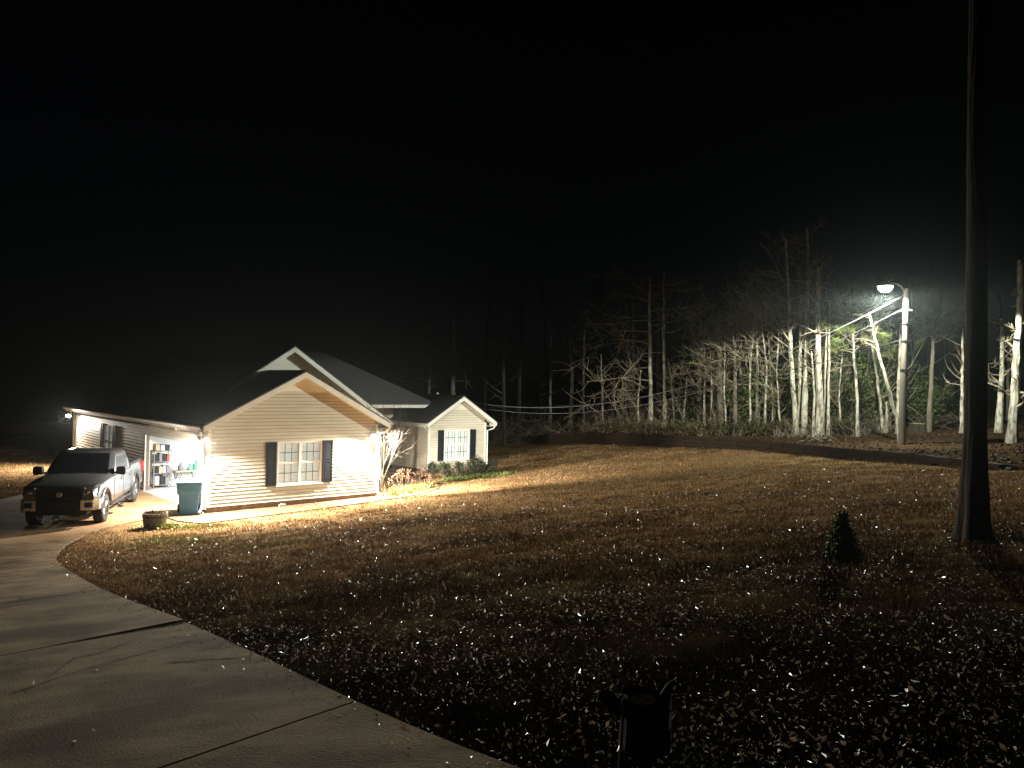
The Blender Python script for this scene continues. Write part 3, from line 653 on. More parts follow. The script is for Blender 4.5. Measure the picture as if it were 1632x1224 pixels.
# workbench beside the shelf
b0_, b1_ = on_b(281, 770, 6.3)[0], on_b(322, 770, 6.3)[0]; bz = on_b(300, 751, 6.3)[1]
wb = empty('workbench', h2w(b0_, 6.3, .03), YAW, label='pale folding workbench against the bright garage back wall', cat='table')
mb = MB(); mb.box(0, b1_-b0_, 0, .6, bz-.05, bz-.03+.02); mb.build('table_top', K['card'], wb)
for (u, t) in ((.06, .25), (b1_-b0_-.25, b1_-b0_-.06)):
    for v_ in (.05, .5):
        mb = MB(); mb.tube([(u, v_, 0), (t, v_, bz-.055)], .018, 6); mb.build('leg', K['greybit'], wb)
        mb = MB(); mb.tube([(t, v_+.04, 0), (u, v_+.04, bz-.055)], .018, 6); mb.build('leg', K['greybit'], wb)
def lump(name, px, py, b, r, hgt, mt, label, cat):
    a, z = on_b(px, py, b); e = empty(name, h2w(a, b, max(z, .031)), YAW, label=label, cat=cat)
    mb = MB(); mb.lathe([(0, 0), (r*.7, 0), (r, hgt*.25), (r*.95, hgt*.6), (r*.4, hgt*.8), (r*.35, hgt*.95)], 12); mb.build('body', mt, e, smooth=True)
    mb = MB(); mb.lathe([(r*.42, hgt*.952), (r*.42, hgt), (0, hgt)], 12); mb.build('cap', K['greybit'], e)
lump('paint_can', 288, 750, 6.55, .12, .32, K['greybit'], 'dark grey jug standing on the garage workbench', 'jug')
lump('jug', 303, 750, 6.5, .11, .26, K['greenbit'], 'small green jug on the garage workbench', 'jug')
lump('bottle', 313, 750, 6.6, .16, .42, K['greenbit'], 'big pale green bottle at the right of the garage workbench', 'bottle')

# ------------------------------------------------------------------ wheeled bin
bl_ = hit(283, 819, lambda x, y: np.full_like(x, .022)); br_ = hit(312, 822, lambda x, y: np.full_like(x, .022))
bc = (bl_+br_)/2 + np.array([-.05, .25, 0])
bn = empty('wheeled_bin', (bc[0], bc[1], .023), R(24), label='blue wheeled trash bin beside the open garage', cat='bin')
def rrect(w_, d_, r_, z, n_=5):
    q = []
    for cx_, cy_, a0 in ((w_-r_, d_-r_, 0), (-w_+r_, d_-r_, 90), (-w_+r_, -d_+r_, 180), (w_-r_, -d_+r_, 270)):
        for i in range(n_): a = R(a0+90*i/(n_-1)); q.append((cx_+r_*math.cos(a), cy_+r_*math.sin(a), z))
    return q
def loft(mb, rings, cap=True):
    n_ = len(rings[0]); v = [q for r_ in rings for q in r_]
    f = [(i*n_+k_, i*n_+(k_+1) % n_, (i+1)*n_+(k_+1) % n_, (i+1)*n_+k_) for i in range(len(rings)-1) for k_ in range(n_)]
    if cap: f += [tuple(range(n_))[::-1], tuple((len(rings)-1)*n_+k_ for k_ in range(n_))]
    mb.add(v, f); return mb
mb = loft(MB(), [rrect(.25, .26, .06, .0), rrect(.265, .275, .06, .08), rrect(.30, .315, .06, .62), rrect(.345, .36, .06, .68), rrect(.36, .38, .06, .94), rrect(.38, .40, .05, .95), rrect(.38, .40, .05, 1.0)])
mb.build('body', K['bin'], bn, smooth=True)
mb = loft(MB(), [rrect(.39, .42, .06, 1.004), rrect(.395, .43, .06, 1.03), rrect(.33, .36, .08, 1.07), rrect(.2, .22, .06, 1.085)]); mb.build('lid', K['binlid'], bn, smooth=True)
mb = MB(); mb.tube([(-.22, .43, .93), (-.22, .5, .98), (.22, .5, .98), (.22, .43, .93)], .018, 8); mb.build('handle', K['bin'], bn)
for s in (-1, 1):
    mb = MB(); mb.lathe([(0, -.03), (.06, -.035), (.125, -.03), (.135, 0), (.125, .03), (.06, .035), (0, .03)], 20, (s*.29+.0, .27, .135), 'x'); mb.build('wheel', K['tyre'], bn, smooth=True)
mb = MB(); mb.box(-.15, .15, -.372, -.36, .74, .82); mb.build('label_plate', K['binlid'], bn)

# ------------------------------------------------------------------ half barrel planter
pc = hit(242, 842, G); pt = empty('barrel_planter', (pc[0], pc[1]+.18, float(G(pc[0], pc[1]+.18))), .3, label='half barrel planter with dry plants at the driveway corner', cat='planter')
NS = 20
for i in range(NS):
    a0, a1 = 2*math.pi*i/NS+.012, 2*math.pi*(i+1)/NS-.012; mb = MB(); v = []
    for (rr_, z) in ((.27, -.04), (.325, .2), (.345, .42)):
        for a in (a0, a1):
            for th in (0, .03): v.append(((rr_-th)*math.cos(a), (rr_-th)*math.sin(a), z))
    f = []
    for k_ in (0, 4): f += [(k_, k_+4, k_+6, k_+2), (k_+1, k_+3, k_+7, k_+5), (k_, k_+1, k_+5, k_+4), (k_+2, k_+6, k_+7, k_+3)]
    f += [(8, 9, 11, 10), (0, 2, 3, 1)]; mb.add(v, f); mb.build('stave', K['stave'], pt)
for z, r_ in ((.06, .297), (.3, .338)):
    mb = MB(); mb.lathe([(r_, z), (r_+.006, z), (r_+.012, z+.04), (r_+.006, z+.04)], 32); mb.build('hoop', K['hoop'], pt)
mb = MB(); mb.lathe([(.31, .36), (.2, .385), (0, .39)], 24); mb.build('soil', K['soil'], pt)
def cards(n_, fn, size, up=.3, aspect=.5, rg=rng):
    """n small bent leaf quads; fn(n)->positions"""
    P = fn(n_); d = rg.normal(size=(n_, 3)); d[:, 2] = d[:, 2]*up*1.5; d /= np.linalg.norm(d, axis=1)[:, None]
    r_ = rg.normal(size=(n_, 3)); s = np.cross(d, r_); s /= np.linalg.norm(s, axis=1)[:, None]+1e-9
    L = (size*(.6+.8*rg.random(n_)))[:, None]; q = np.cross(d, s)*L*.12
    V = np.stack([P, P+d*L*.5+s*L*aspect*.5+q, P+d*L, P+d*L*.5-s*L*aspect*.5+q], 1)
    return V.reshape(-1, 3), np.arange(4*n_).reshape(n_, 4)
def disc(n_, r_, z, h_): a = rng.random(n_)*6.283; q = r_*np.sqrt(rng.random(n_)); return np.stack([q*np.cos(a), q*np.sin(a), z+h_*rng.random(n_)], 1)
V, F = cards(260, lambda n_: disc(n_, .29, .38, .06), .07, .6); raw('dry_leaves', V, F, K['deadflower'], pt)
# ------------------------------------------------------------------ pickup truck (local x forward, y left)
TH = R(14.5); td_ = np.array([math.sin(TH), -math.cos(TH)]); tl_ = np.array([math.cos(TH), math.sin(TH)])
tc_ = np.array([-11.98, 22.55]) - td_*1.95 - tl_*.84
truck = empty('pickup_truck', (tc_[0], tc_[1], .024), math.atan2(td_[1], td_[0]), label='dark grey crew cab pickup truck parked facing the camera outside the garage', cat='truck')
def ring(x, w_, zb, zt, crown=.02, tum=.05, wt=None):
    wt = wt or w_*.90
    h = [(w_*.93, zb), (w_*.985, zb+.10), (w_, zb+.28), (w_*.995, zt-.22), (w_-tum*.6, zt-.06), (wt, zt), (wt*.6, zt+crown*.7), (0, zt+crown)]
    L = [(x, y, z) for y, z in h]; Rr = [(x, -y, z) for y, z in h[:-1][::-1]]
    return L + Rr
def shellmesh(rings):
    mb = MB(); n_ = len(rings[0]); v = [q for r_ in rings for q in r_]
    f = [(i*n_+k_, i*n_+k_+1, (i+1)*n_+k_+1, (i+1)*n_+k_) for i in range(len(rings)-1) for k_ in range(n_-1)]
    f += [(i*n_+n_-1, i*n_, (i+1)*n_, (i+1)*n_+n_-1) for i in range(len(rings)-1)]
    f += [tuple(range(n_))[::-1], tuple((len(rings)-1)*n_+k_ for k_ in range(n_))]
    mb.add(v, f); return mb
rings = [ring(-3.08, .96, .62, 1.33), ring(-3.03, .985, .56, 1.375), ring(-2.5, 1.0, .52, 1.385), ring(-1.3, 1.0, .46, 1.375), ring(-1.22, 1.0, .45, 1.30), ring(-.2, 1.0, .43, 1.285), ring(.9, 1.0, .43, 1.28, wt=.9), ring(1.15, 1.0, .44, 1.275, .05),
         ring(1.7, 1.0, .46, 1.25, .06), ring(2.3, .985, .5, 1.2, .055), ring(2.6, .955, .52, 1.145, .045), ring(2.74, .92, .54, 1.09, .03), ring(2.80, .88, .56, 1.05, .02)]
body = shellmesh(rings).build('body', K['paint'], None, smooth=True)
cs = []
for ax in (1.95, -1.95):
    for s in (-1, 1):
        c = MB(); y0, y1 = (.60, 1.2) if s > 0 else (-1.2, -.60); c.lathe([(0.0001, y0), (.53, y0), (.53, y1), (.0001, y1)], 28, (ax, 0, .46), 'y'); cs.append(c)
c = MB(); c.box(-3.0, -1.33, -.80, .80, .8, 2); cs.append(c)
c = MB(); c.box(-3.5, 3.2, -.58, .58, .3, .62); cs.append(c)
cut(body, cs)
body.parent = truck
for p in body.data.polygons: p.use_smooth = True
try: body.data.set_sharp_from_angle(angle=R(35))
except Exception: pass
mb = MB(); mb.box(-2.9, 2.6, -.57, .57, .42, .60); mb.build('chassis', K['dark'], truck)
# greenhouse
def cabring(z, xf, xr, w_): return [(xf, w_*.86, z), (xf-.10, w_, z), (xr+.06, w_, z), (xr, w_*.93, z), (xr, -w_*.93, z), (xr+.06, -w_, z), (xf-.10, -w_, z), (xf, -w_*.86, z)]
cz = [(1.26, 1.02, -1.26, .95), (1.5, .70, -1.23, .90), (1.78, .30, -1.16, .82), (1.875, .14, -1.10, .765), (1.925, -.08, -.98, .70), (1.945, -.3, -.8, .5)]
mb = loft(MB(), [cabring(*q) for q in cz]); mb.build('cab', K['paint'], truck, smooth=True)
def cabpt(z, s, side):    # point on the cab skin; s along x (0 front..1 rear) on the side faces
    for (q0, q1) in zip(cz[:-1], cz[1:]):
        if q0[0] <= z <= q1[0]:
            t = (z-q0[0])/(q1[0]-q0[0]); xf = q0[1]+(q1[1]-q0[1])*t-.10; xr = q0[2]+(q1[2]-q0[2])*t+.06; w_ = q0[3]+(q1[3]-q0[3])*t
            return (xf+(xr-xf)*s, side*(w_+.006), z)
for side, nm in ((1, 'l'), (-1, 'r')):
    for s0, s1, b0 in ((.10, .47, .04), (.51, .86, .51)):
        mb = MB(); zs = (1.30, 1.5, 1.74)
        v = [cabpt(z, max(s0, 0 if k_ == 0 else s0+.0), side) for k_, z in enumerate(zs)] + [cabpt(z, s1, side) for z in zs]
        mb.add(v, [(0, 1, 4, 3), (1, 2, 5, 4)]); mb.prism; o = mb.build('side_window', K['tint'], truck)
def wsz(z):
    for (q0, q1) in zip(cz[:-1], cz[1:]):
        if q0[0] <= z <= q1[0]: t = (z-q0[0])/(q1[0]-q0[0]); return q0[1]+(q1[1]-q0[1])*t, (q0[3]+(q1[3]-q0[3])*t)*.86
v = []
zs = (1.29, 1.5, 1.78, 1.85)
for z in zs:
    x_, w_ = wsz(z); v += [(x_+.008, w_*.97, z+.004), (x_+.025, 0, z+.006), (x_+.008, -w_*.97, z+.004)]
mb = MB(); mb.add(v, [(3*i+k_, 3*i+k_+1, 3*i+k_+4, 3*i+k_+3) for i in range(3) for k_ in range(2)]); mb.build('windshield', K['tint'], truck, smooth=True)
mb = MB(); mb.add([(-1.27, .8, 1.42), (-1.27, -.8, 1.42), (-1.19, -.72, 1.76), (-1.19, .72, 1.76)], [(0, 1, 2, 3)]); mb.build('rear_window', K['tint'], truck)
mb = MB(); mb.tube([(1.0, .75, 1.305), (.98, .1, 1.33)], .012, 5); mb.tube([(1.0, .05, 1.32), (.98, -.6, 1.315)], .012, 5); mb.build('wiper', K['black'], truck)
# door seams and handles
for side in (1, -1):
    for x_ in (.98, -.12, -1.2):
        mb = MB(); mb.box(x_-.006, x_+.006, side*1.0-.004 if side > 0 else -1.003, 1.003 if side > 0 else -.996, .55, 1.2); mb.build('door_seam', K['black'], truck)
    for x_ in (.08, -1.02):
        mb = MB(); mb.box(x_-.1, x_+.1, min(side*.98, side*1.03), max(side*.98, side*1.03), 1.04, 1.075); mb.build('door_handle', K['paint'], truck, bevel=.01)
    mb = MB(); mb.prism([(.78, side*.93, 1.28), (.72, side*1.0, 1.28), (.72, side*1.0, 1.34), (.78, side*.93, 1.34)], (.06, 0, 0)); mb.build('mirror_arm', K['black'], truck)
    mb = loft(MB(), [[(.82+.09*c_, side*(1.14+.13*a_), 1.38+.13*b_) for a_, b_ in ((-1, -.8), (.7, -1), (1, -.6), (1, .7), (.7, 1), (-.9, .9))] for c_ in (-1, .3, 1)]); mb.build('mirror', K['black'], truck, bevel=.012)
    # running board: step hoops
    mb = MB(); mb.tube([(1.35, side*.93, .44), (1.2, side*.99, .40), (-1.2, side*.99, .40), (-1.35, side*.93, .44)], .032, 8); mb.build('side_bar', K['black'], truck)
    for x_ in (.45, -.75):
        mb = MB(); mb.tube([(x_+.2, side*.99, .38), (x_+.16, side*1.07, .27), (x_-.16, side*1.07, .27), (x_-.2, side*.99, .38)], .022, 6); mb.box(x_-.15, x_+.15, min(side*1.0, side*1.1), max(side*1.0, side*1.1), .255, .285); mb.build('side_step', K['black'], truck)
    # lamps
    mb = loft(MB(), [[(2.47, side*.975, .98), (2.47, side*.965, 1.13), (2.70, side*.60, 1.115), (2.77, side*.60, .90), (2.66, side*.95, .90)], [(2.52, side*.995, .97), (2.54, side*.975, 1.12), (2.79, side*.62, 1.09), (2.835, side*.62, .90), (2.71, side*.955, .89)]]); hl = mb.build('headlight', K['lens'], truck)
    mb = MB(); mb.lathe([(0, .03), (.05, .02), (.062, 0), (0, 0)], 14, (2.79, side*.72, .99), 'x'); mb.build('bulb_bowl', K['chrome'], hl)
    mb = loft(MB(), [[(2.40, side*1.005, .50), (2.40, side*1.005, .80), (2.72, side*.985, .80), (2.86, side*.80, .80), (2.88, side*.58, .80), (2.88, side*.58, .50), (2.82, side*.80, .50), (2.66, side*.97, .50)]])if False else MB()
    P_ = [(2.42, 1.01), (2.70, .995), (2.84, .86), (2.90, .56)]; Pi = [(2.42, .96), (2.66, .945), (2.78, .82), (2.82, .56)]
    n_ = len(P_); v = [(x_, side*y_, z) for z in (.48, .77) for x_, y_ in P_] + [(x_, side*y_, z) for z in (.48, .77) for x_, y_ in Pi]
    f = [(i, i+1, n_+i+1, n_+i) for i in range(n_-1)] + [(2*n_+i+1, 2*n_+i, 3*n_+i, 3*n_+i+1) for i in range(n_-1)] + [(i+1, i, 2*n_+i, 2*n_+i+1) for i in range(n_-1)] + [(n_+i, n_+i+1, 3*n_+i+1, 3*n_+i) for i in range(n_-1)] + [(0, n_, 3*n_, 2*n_), (n_-1, 3*n_-1, 4*n_-1, 2*n_-1)]
    mb = MB(); mb.add(v, f); bc_ = mb.build('bumper_corner', K['chrome'], truck, bevel=.012)
    mb = loft(MB(), [[(2.845, side*.86, .56), (2.845, side*.86, .70), (2.893, side*.66, .70), (2.893, side*.66, .56)], [(2.862, side*.85, .57), (2.862, side*.85, .69), (2.905, side*.67, .69), (2.905, side*.67, .57)]]); fl_ = mb.build('fog_light', K['black'], bc_)
    mb = MB(); mb.box(-3.1, -2.98, min(side*.86, side*1.012), max(side*.86, side*1.012), .92, 1.30); mb.build('tail_light', K['redlens'], truck, bevel=.015)
    # fender flare
    for ax in (1.95, -1.95):
        mb = MB(); pth = [(ax+.54*math.cos(a), side*1.005, .46+.54*math.sin(a)) for a in np.linspace(R(-8), R(188), 18)]; mb.tube(pth, .022, 6); mb.build('fender_flare', K['paint'], truck, smooth=True)
# grille, bumper, plate
mb = MB(); mb.box(2.78, 2.83, -.56, .56, .76, 1.07); gro = mb.build('grille', K['black'], truck, bevel=.03)
for z in np.linspace(.82, 1.0, 4): mb = MB(); mb.box(2.832, 2.846, -.5, .5, z-.012, z+.012); mb.build('grille_bar', K['black'], gro)
mb = MB(); mb.tube([(2.835, -.57, .78), (2.80, -.57, 1.06), (2.80, .57, 1.06), (2.835, .57, .78)], .022, 6); mb.build('grille_surround', K['black'], gro)
mb = MB(); mb.lathe([(0, .02), (.07, .015), (.085, 0)], 18, (2.847, 0, .93), 'x'); mb.build('emblem', K['chrome'], gro)
mb = MB(); mb.box(2.76, 2.90, -.555, .555, .48, .765); mb.build('front_bumper', K['black'], truck, bevel=.03)
mb = MB(); mb.box(2.55, 2.80, -.7, .7, .34, .475); mb.build('skid_plate', K['dark'], truck, bevel=.02)
mb = MB(); mb.box(-3.2, -3.06, -.95, .95, .5, .72); mb.build('rear_bumper', K['chrome'], truck, bevel=.03)
mb = MB(); mb.tube([(.2, -.5, 1.93), (-.85, -.5, 1.945)], .012, 5); mb.build('antenna_rail', K['black'], truck)
# wheels
for ax in (1.95, -1.95):
    for s in (-1, 1):
        wh = MB(); yc = s*.86; prof = [(.25, -.13), (.30, -.14), (.38, -.135), (.40, -.11), (.412, -.05), (.412, .05), (.40, .11), (.38, .135), (.30, .14), (.25, .13)]
        # treaded tyre
        wh.lathe(prof, 36, (ax, yc, .412), 'y'); 
        for i in range(36):
            a = 2*math.pi*i/36; ca, sa_ = math.cos(a), math.sin(a)
            for (y0, y1) in ((-.12, -.02), (.02, .12)):
                q = []
                for r_ in (.405, .424):
                    for da, yy in ((-.045, y0), (.045, y0), (.045, y1), (-.045, y1)): q.append((ax+r_*math.cos(a+da+(.04 if y0 > 0 else 0)), yc+yy, .412+r_*math.sin(a+da+(.04 if y0 > 0 else 0))))
                wh.add(q, [(4, 5, 6, 7), (0, 1, 5, 4), (1, 2, 6, 5), (2, 3, 7, 6), (3, 0, 4, 7)])
        wo = wh.build('wheel', K['tyre'], truck, smooth=False)
        rm = MB(); rm.lathe([(.27, s*.125), (.262, s*.13), (.245, s*.10), (.235, s*.0)], 32, (ax, yc, .412), 'y'); rm.build('rim', K['rim'], wo, smooth=True)
        rd = MB(); rd.lathe([(.24, s*.01), (.0, s*.012)], 32, (ax, yc, .412), 'y'); rd.build('brake_disc', K['dark'], wo)
        spk = MB()
        for i in range(6):
            for da in (-.16, .16):
                a = 2*math.pi*i/6+.3; a1 = a+da
                p0 = np.array([ax+.05*math.cos(a), yc+s*.085, .412+.05*math.sin(a)]); p1 = np.array([ax+.25*math.cos(a1), yc+s*.11, .412+.25*math.sin(a1)])
                spk.tube([p0, p1], [.028, .02], 4)
        spk.build('spoke_set', K['rim'], wo)
        hb_ = MB(); hb_.lathe([(0, s*.12), (.05, s*.115), (.065, s*.07)], 16, (ax, yc, .412), 'y'); hb_.build('hub_cap', K['rim'], wo, smooth=True)

# ------------------------------------------------------------------ timber retaining wall
rwall = empty('retaining_wall', (12.1, 30.6, float(G(12.1, 30.6))), 0, label='long low wall of dark stacked timbers along the woods edge', cat='wall')
inv = Matrix.Translation((-12.1, -30.6, -float(G(12.1, 30.6))))
i0 = int(np.argmin(np.abs(WD[:, 1]-18.6)+100*(WD[:, 0] < 11))); i1 = int(np.argmin(np.hypot(WD[:, 0]-1.7, WD[:, 1]-50)))
sub = WD[i0:i1]; cum = np.r_[0, np.cumsum(np.linalg.norm(np.diff(sub[:, :2], axis=0), axis=1))]
mesh_t = []
for q in range(4):
    mb = MB(); n_ = 7
    rr_ = []
    for i in range(n_):
        x_ = i/(n_-1); jy, jz = rng.normal(0, .006, 2); rr_.append([(x_, -.1+jy, -.095+jz), (x_, .1+jy, -.095+jz), (x_, .1+jy, .095+jz), (x_, -.1+jy, .095+jz)])
    loft(mb, rr_); o = mb.build('timber', K['timber'], None, bevel=.012); mesh_t.append(o.data); bpy.data.objects.remove(o)
LT = 2.4
for c_ in range(5):
    s = -.3 + (c_ % 2)*1.1
    while s < cum[-1]:
        a, b_ = max(s, 0), min(s+LT-.015, cum[-1]); s += LT
        if b_-a < .4: continue
        pa = np.array([np.interp(a, cum, sub[:, 0]), np.interp(a, cum, sub[:, 1])]); pb = np.array([np.interp(b_, cum, sub[:, 0]), np.interp(b_, cum, sub[:, 1])])
        mid = (a+b_)/2; zt_a = float(np.interp(a, cum, WTOP[i0:i1])) - .11 - c_*.195; zt_b = float(np.interp(b_, cum, WTOP[i0:i1])) - .11 - c_*.195
        zg = float(G(*((pa+pb)/2)))
        if (zt_a+zt_b)/2 + .09 < zg and c_ > 0: continue
        v = pb-pa; L = float(np.linalg.norm(v)); o = link('timber', mesh_t[int(rng.integers(4))], rwall)
        nn = np.array([v[1], -v[0]])/L; jit = -.06 + rng.normal(0, .012)
        o.matrix_world = Matrix.Identity(4); o.location = (pa[0]+nn[0]*jit-12.1, pa[1]+nn[1]*jit-30.6, zt_a+.03+rng.normal(0, .006)-float(G(12.1, 30.6)))
        o.rotation_euler = (0, -math.atan2(zt_b-zt_a, L), math.atan2(v[1], v[0])); o.scale = (L, 1, 1)
pk = hit(1612, 751, G); pk0 = hit(1565, 748, G)
plk = MB(); pd = pk-pk0; plk.tube([(0, 0, .05), tuple(pd*.5+[0, 0, .055]), tuple(pd+[0, 0, .04])], .05, 4)
o = plk.build('fallen_plank', K['timber'], None, label='thin dark plank lying past the right end of the timber wall', cat='plank'); o.location = tuple(pk0)

# ------------------------------------------------------------------ yard lamp on wooden pole, cables
pb_ = hit(1437, 709); ptop = aty(1445, 460, pb_[1]+.05)
yl = empty('yard_lamp', tuple(pb_), 0, label='tall wooden pole with a glaring white yard lamp on a curved arm', cat='street lamp')
rel = ptop - pb_
mb = MB(); mb.tube([(0, 0, -.4), rel*.33, rel*.66, rel], [.135, .125, .112, .10], 14); mb.build('pole', K['pole'], yl, smooth=True)
lp = aty(1411, 456, pb_[1]-.3) - pb_
a0 = rel + np.array([-.08, 0, -.12])
pth = [a0, lerp(a0, lp, .15)+[0, 0, .16], lerp(a0, lp, .4)+[0, 0, .22], lerp(a0, lp, .7)+[0, 0, .18], lp+np.array([.08, 0, .10])]
pth, _ = dense(np.array(pth), 12); mb = MB(); mb.tube(pth, .03, 8); mb.build('arm', K['galv'], yl, smooth=True)
hood = MB(); hood.lathe([(0, .17), (.09, .16), (.15, .10), (.25, .04), (.28, -.01), (.27, -.01), (.22, .03), (0, .07)], 20, tuple(lp)); hood.build('lamp_hood', K['galv'], yl, smooth=True)
ln = MB(); ln.lathe([(.26, -.012), (.24, -.10), (.16, -.20), (0, -.24)], 20, tuple(lp)); ln.build('lamp_lens', K['lamp'], yl, smooth=True)
ld = bpy.data.lights.new('yard_glow', 'SPOT'); ld.energy = POLE_W; ld.color = POLE_C; ld.spot_size = R(172); ld.spot_blend = .06; ld.shadow_soft_size = .10
# the refractor throws most light sideways, less straight down
ld.use_nodes = True; t = ld.node_tree; em_ = t.nodes['Emission']; tc = t.nodes.new('ShaderNodeTexCoord'); sx = t.nodes.new('ShaderNodeSeparateXYZ'); ab = t.nodes.new('ShaderNodeMath'); ab.operation = 'ABSOLUTE'
mr = t.nodes.new('ShaderNodeMapRange'); mr.interpolation_type = 'SMOOTHSTEP'; mr.inputs['From Min'].default_value = .15; mr.inputs['From Max'].default_value = .75; mr.inputs['To Min'].default_value = 1.0; mr.inputs['To Max'].default_value = .22
t.links.new(tc.outputs['Normal'], sx.inputs[0]); t.links.new(sx.outputs['Z'], ab.inputs[0]); t.links.new(ab.outputs[0], mr.inputs['Value']); t.links.new(mr.outputs[0], em_.inputs['Strength'])
lob = bpy.data.objects.new('yard_glow', ld); col.objects.link(lob); lob.parent = yl; lob.location = tuple(lp + np.array([0, 0, -.40]))
mb = MB(); mb.box(rel[0]-.16, rel[0]+.16, rel[1]-.13, rel[1]+.13, rel[2]-.85, rel[2]-.8); mb.build('cable_bracket', K['galv'], yl)
mb = MB()
for z in (-1.35, -2.0, -3.1): q = rel*((rel[2]+z)/rel[2]); mb.lathe([(.13, -.03), (.145, -.02), (.145, .02), (.13, .03)], 14, tuple(q))
mb.build('pole_band', K['cable_black'], yl)
mast_a, mast_b = 15.4, 8.6
mq = hw(mast_a, mast_b); mt_ = aty(767, 631, mq[1])
ms = empty('service_mast', (mq[0], mq[1], WRZ-WRS*(mast_a-WRA)), 0, label='short electric service mast sticking up behind the right wing roof', cat='mast')
hz_ = max(.5, mt_[2]-(WRZ-WRS*(mast_a-WRA)))
mb = MB(); mb.tube([(0, 0, -.4), (0, 0, hz_)], .035, 8); mb.build('pipe', K['galv'], ms)
mb = MB(); mb.lathe([(.03, 0), (.07, .02), (.07, .1), (.03, .16), (0, .17)], 12, (0, 0, hz_)); mb.build('weather_head', K['galv'], ms, smooth=True)
def cable(p, q, sag, r_, mt, label):
    t = np.linspace(0, 1, 40); P = p[None]*(1-t[:, None])+q[None]*t[:, None]; P[:, 2] -= sag*4*t*(1-t)
    mb = MB(); mb.tube(P-p, r_, 5); o = mb.build('overhead_cable', mt, None, label=label, cat='cable', group='overhead cables from the lamp pole'); o.location = tuple(p)
pr = lambda z: pb_ + rel*((rel[2]+z)/rel[2])
me_ = np.array([mq[0], mq[1], WRZ-WRS*(mast_a-WRA)+hz_])
cable(pr(-.25)+[-.1, -.02, 0], me_, 2.1, .013, K['cable'], 'topmost pale overhead cable running from the lamp pole to the house')
cable(pr(-.82)+[-.15, -.02, .03], me_+[0, 0, -.18], 2.1, .009, K['cable'], 'second overhead cable below the bright one, tied to the lamp pole')
cable(pr(-1.95)+[-.13, -.02, 0], me_+[.3, 0, -.5], 1.0, .012, K['cable_black'], 'black overhead cable, lowest of those on the lamp pole')
# ------------------------------------------------------------------ trees
class Acc:
    def __init__(s): s.V = []; s.F = []; s.n = 0
    def tube(s, P, r_, n_=4):
        v, f = tube(P, r_, n_, False); v = np.array(v); f = np.array(f); s.V.append(v); s.F.append(f+s.n); s.n += len(v)
    def quads(s, V, F): s.V.append(V); s.F.append(F+s.n); s.n += len(V)
    def out(s): return np.concatenate(s.V), np.concatenate(s.F)
def branch(acc, p, d, L, r_, lvl, wander=.25, up=.08, rg=rng, sub=4, tips=None, tipr=.004):
    n_ = 5 if lvl > 0 else 4; P = [p.copy()]; d = d/np.linalg.norm(d)
    for i in range(n_):
        d = d + rg.normal(0, wander*.6, 3) + np.array([0, 0, up]); d /= np.linalg.norm(d); P.append(P[-1]+d*L/n_)
    P = np.array(P); acc.tube(P, np.linspace(r_, max(r_*.35, tipr), n_+1), 4 if lvl else 3)
    if tips is not None: tips.append((P[-1], d))
    if lvl > 0:
        for k_ in range(sub):
            t = .25+.7*rg.random(); i = int(t*n_); q = P[i]+(P[min(i+1, n_)]-P[i])*(t*n_-i)
            dn = (P[min(i+1, n_)]-P[i]); dn /= np.linalg.norm(dn)+1e-9
            dn = dn + rg.normal(0, .75, 3); branch(acc, q, dn, L*(.3+.35*rg.random()), max(r_*.6, tipr), lvl-1, wander, up, rg, sub, tips, tipr)
def needles(tips, n_, L, rg=rng, droop=0.0):
    V = []
    for p, d in tips:
        c = p[None]-d[None]*rg.random((n_, 1))*.28
        q = d[None]*.75+rg.normal(0, .65, (n_, 3)); q[:, 2] -= droop; q /= np.linalg.norm(q, axis=1)[:, None]
        s = np.cross(q, rg.normal(size=(n_, 3))); s /= np.linalg.norm(s, axis=1)[:, None]; l_ = L*(.6+.6*rg.random((n_, 1)))
        V.append(np.stack([c-s*.007, c+s*.007, c+q*l_+s*.003, c+q*l_-s*.003], 1).reshape(-1, 3))
    V = np.concatenate(V); return V, np.arange(len(V)).reshape(-1, 4)
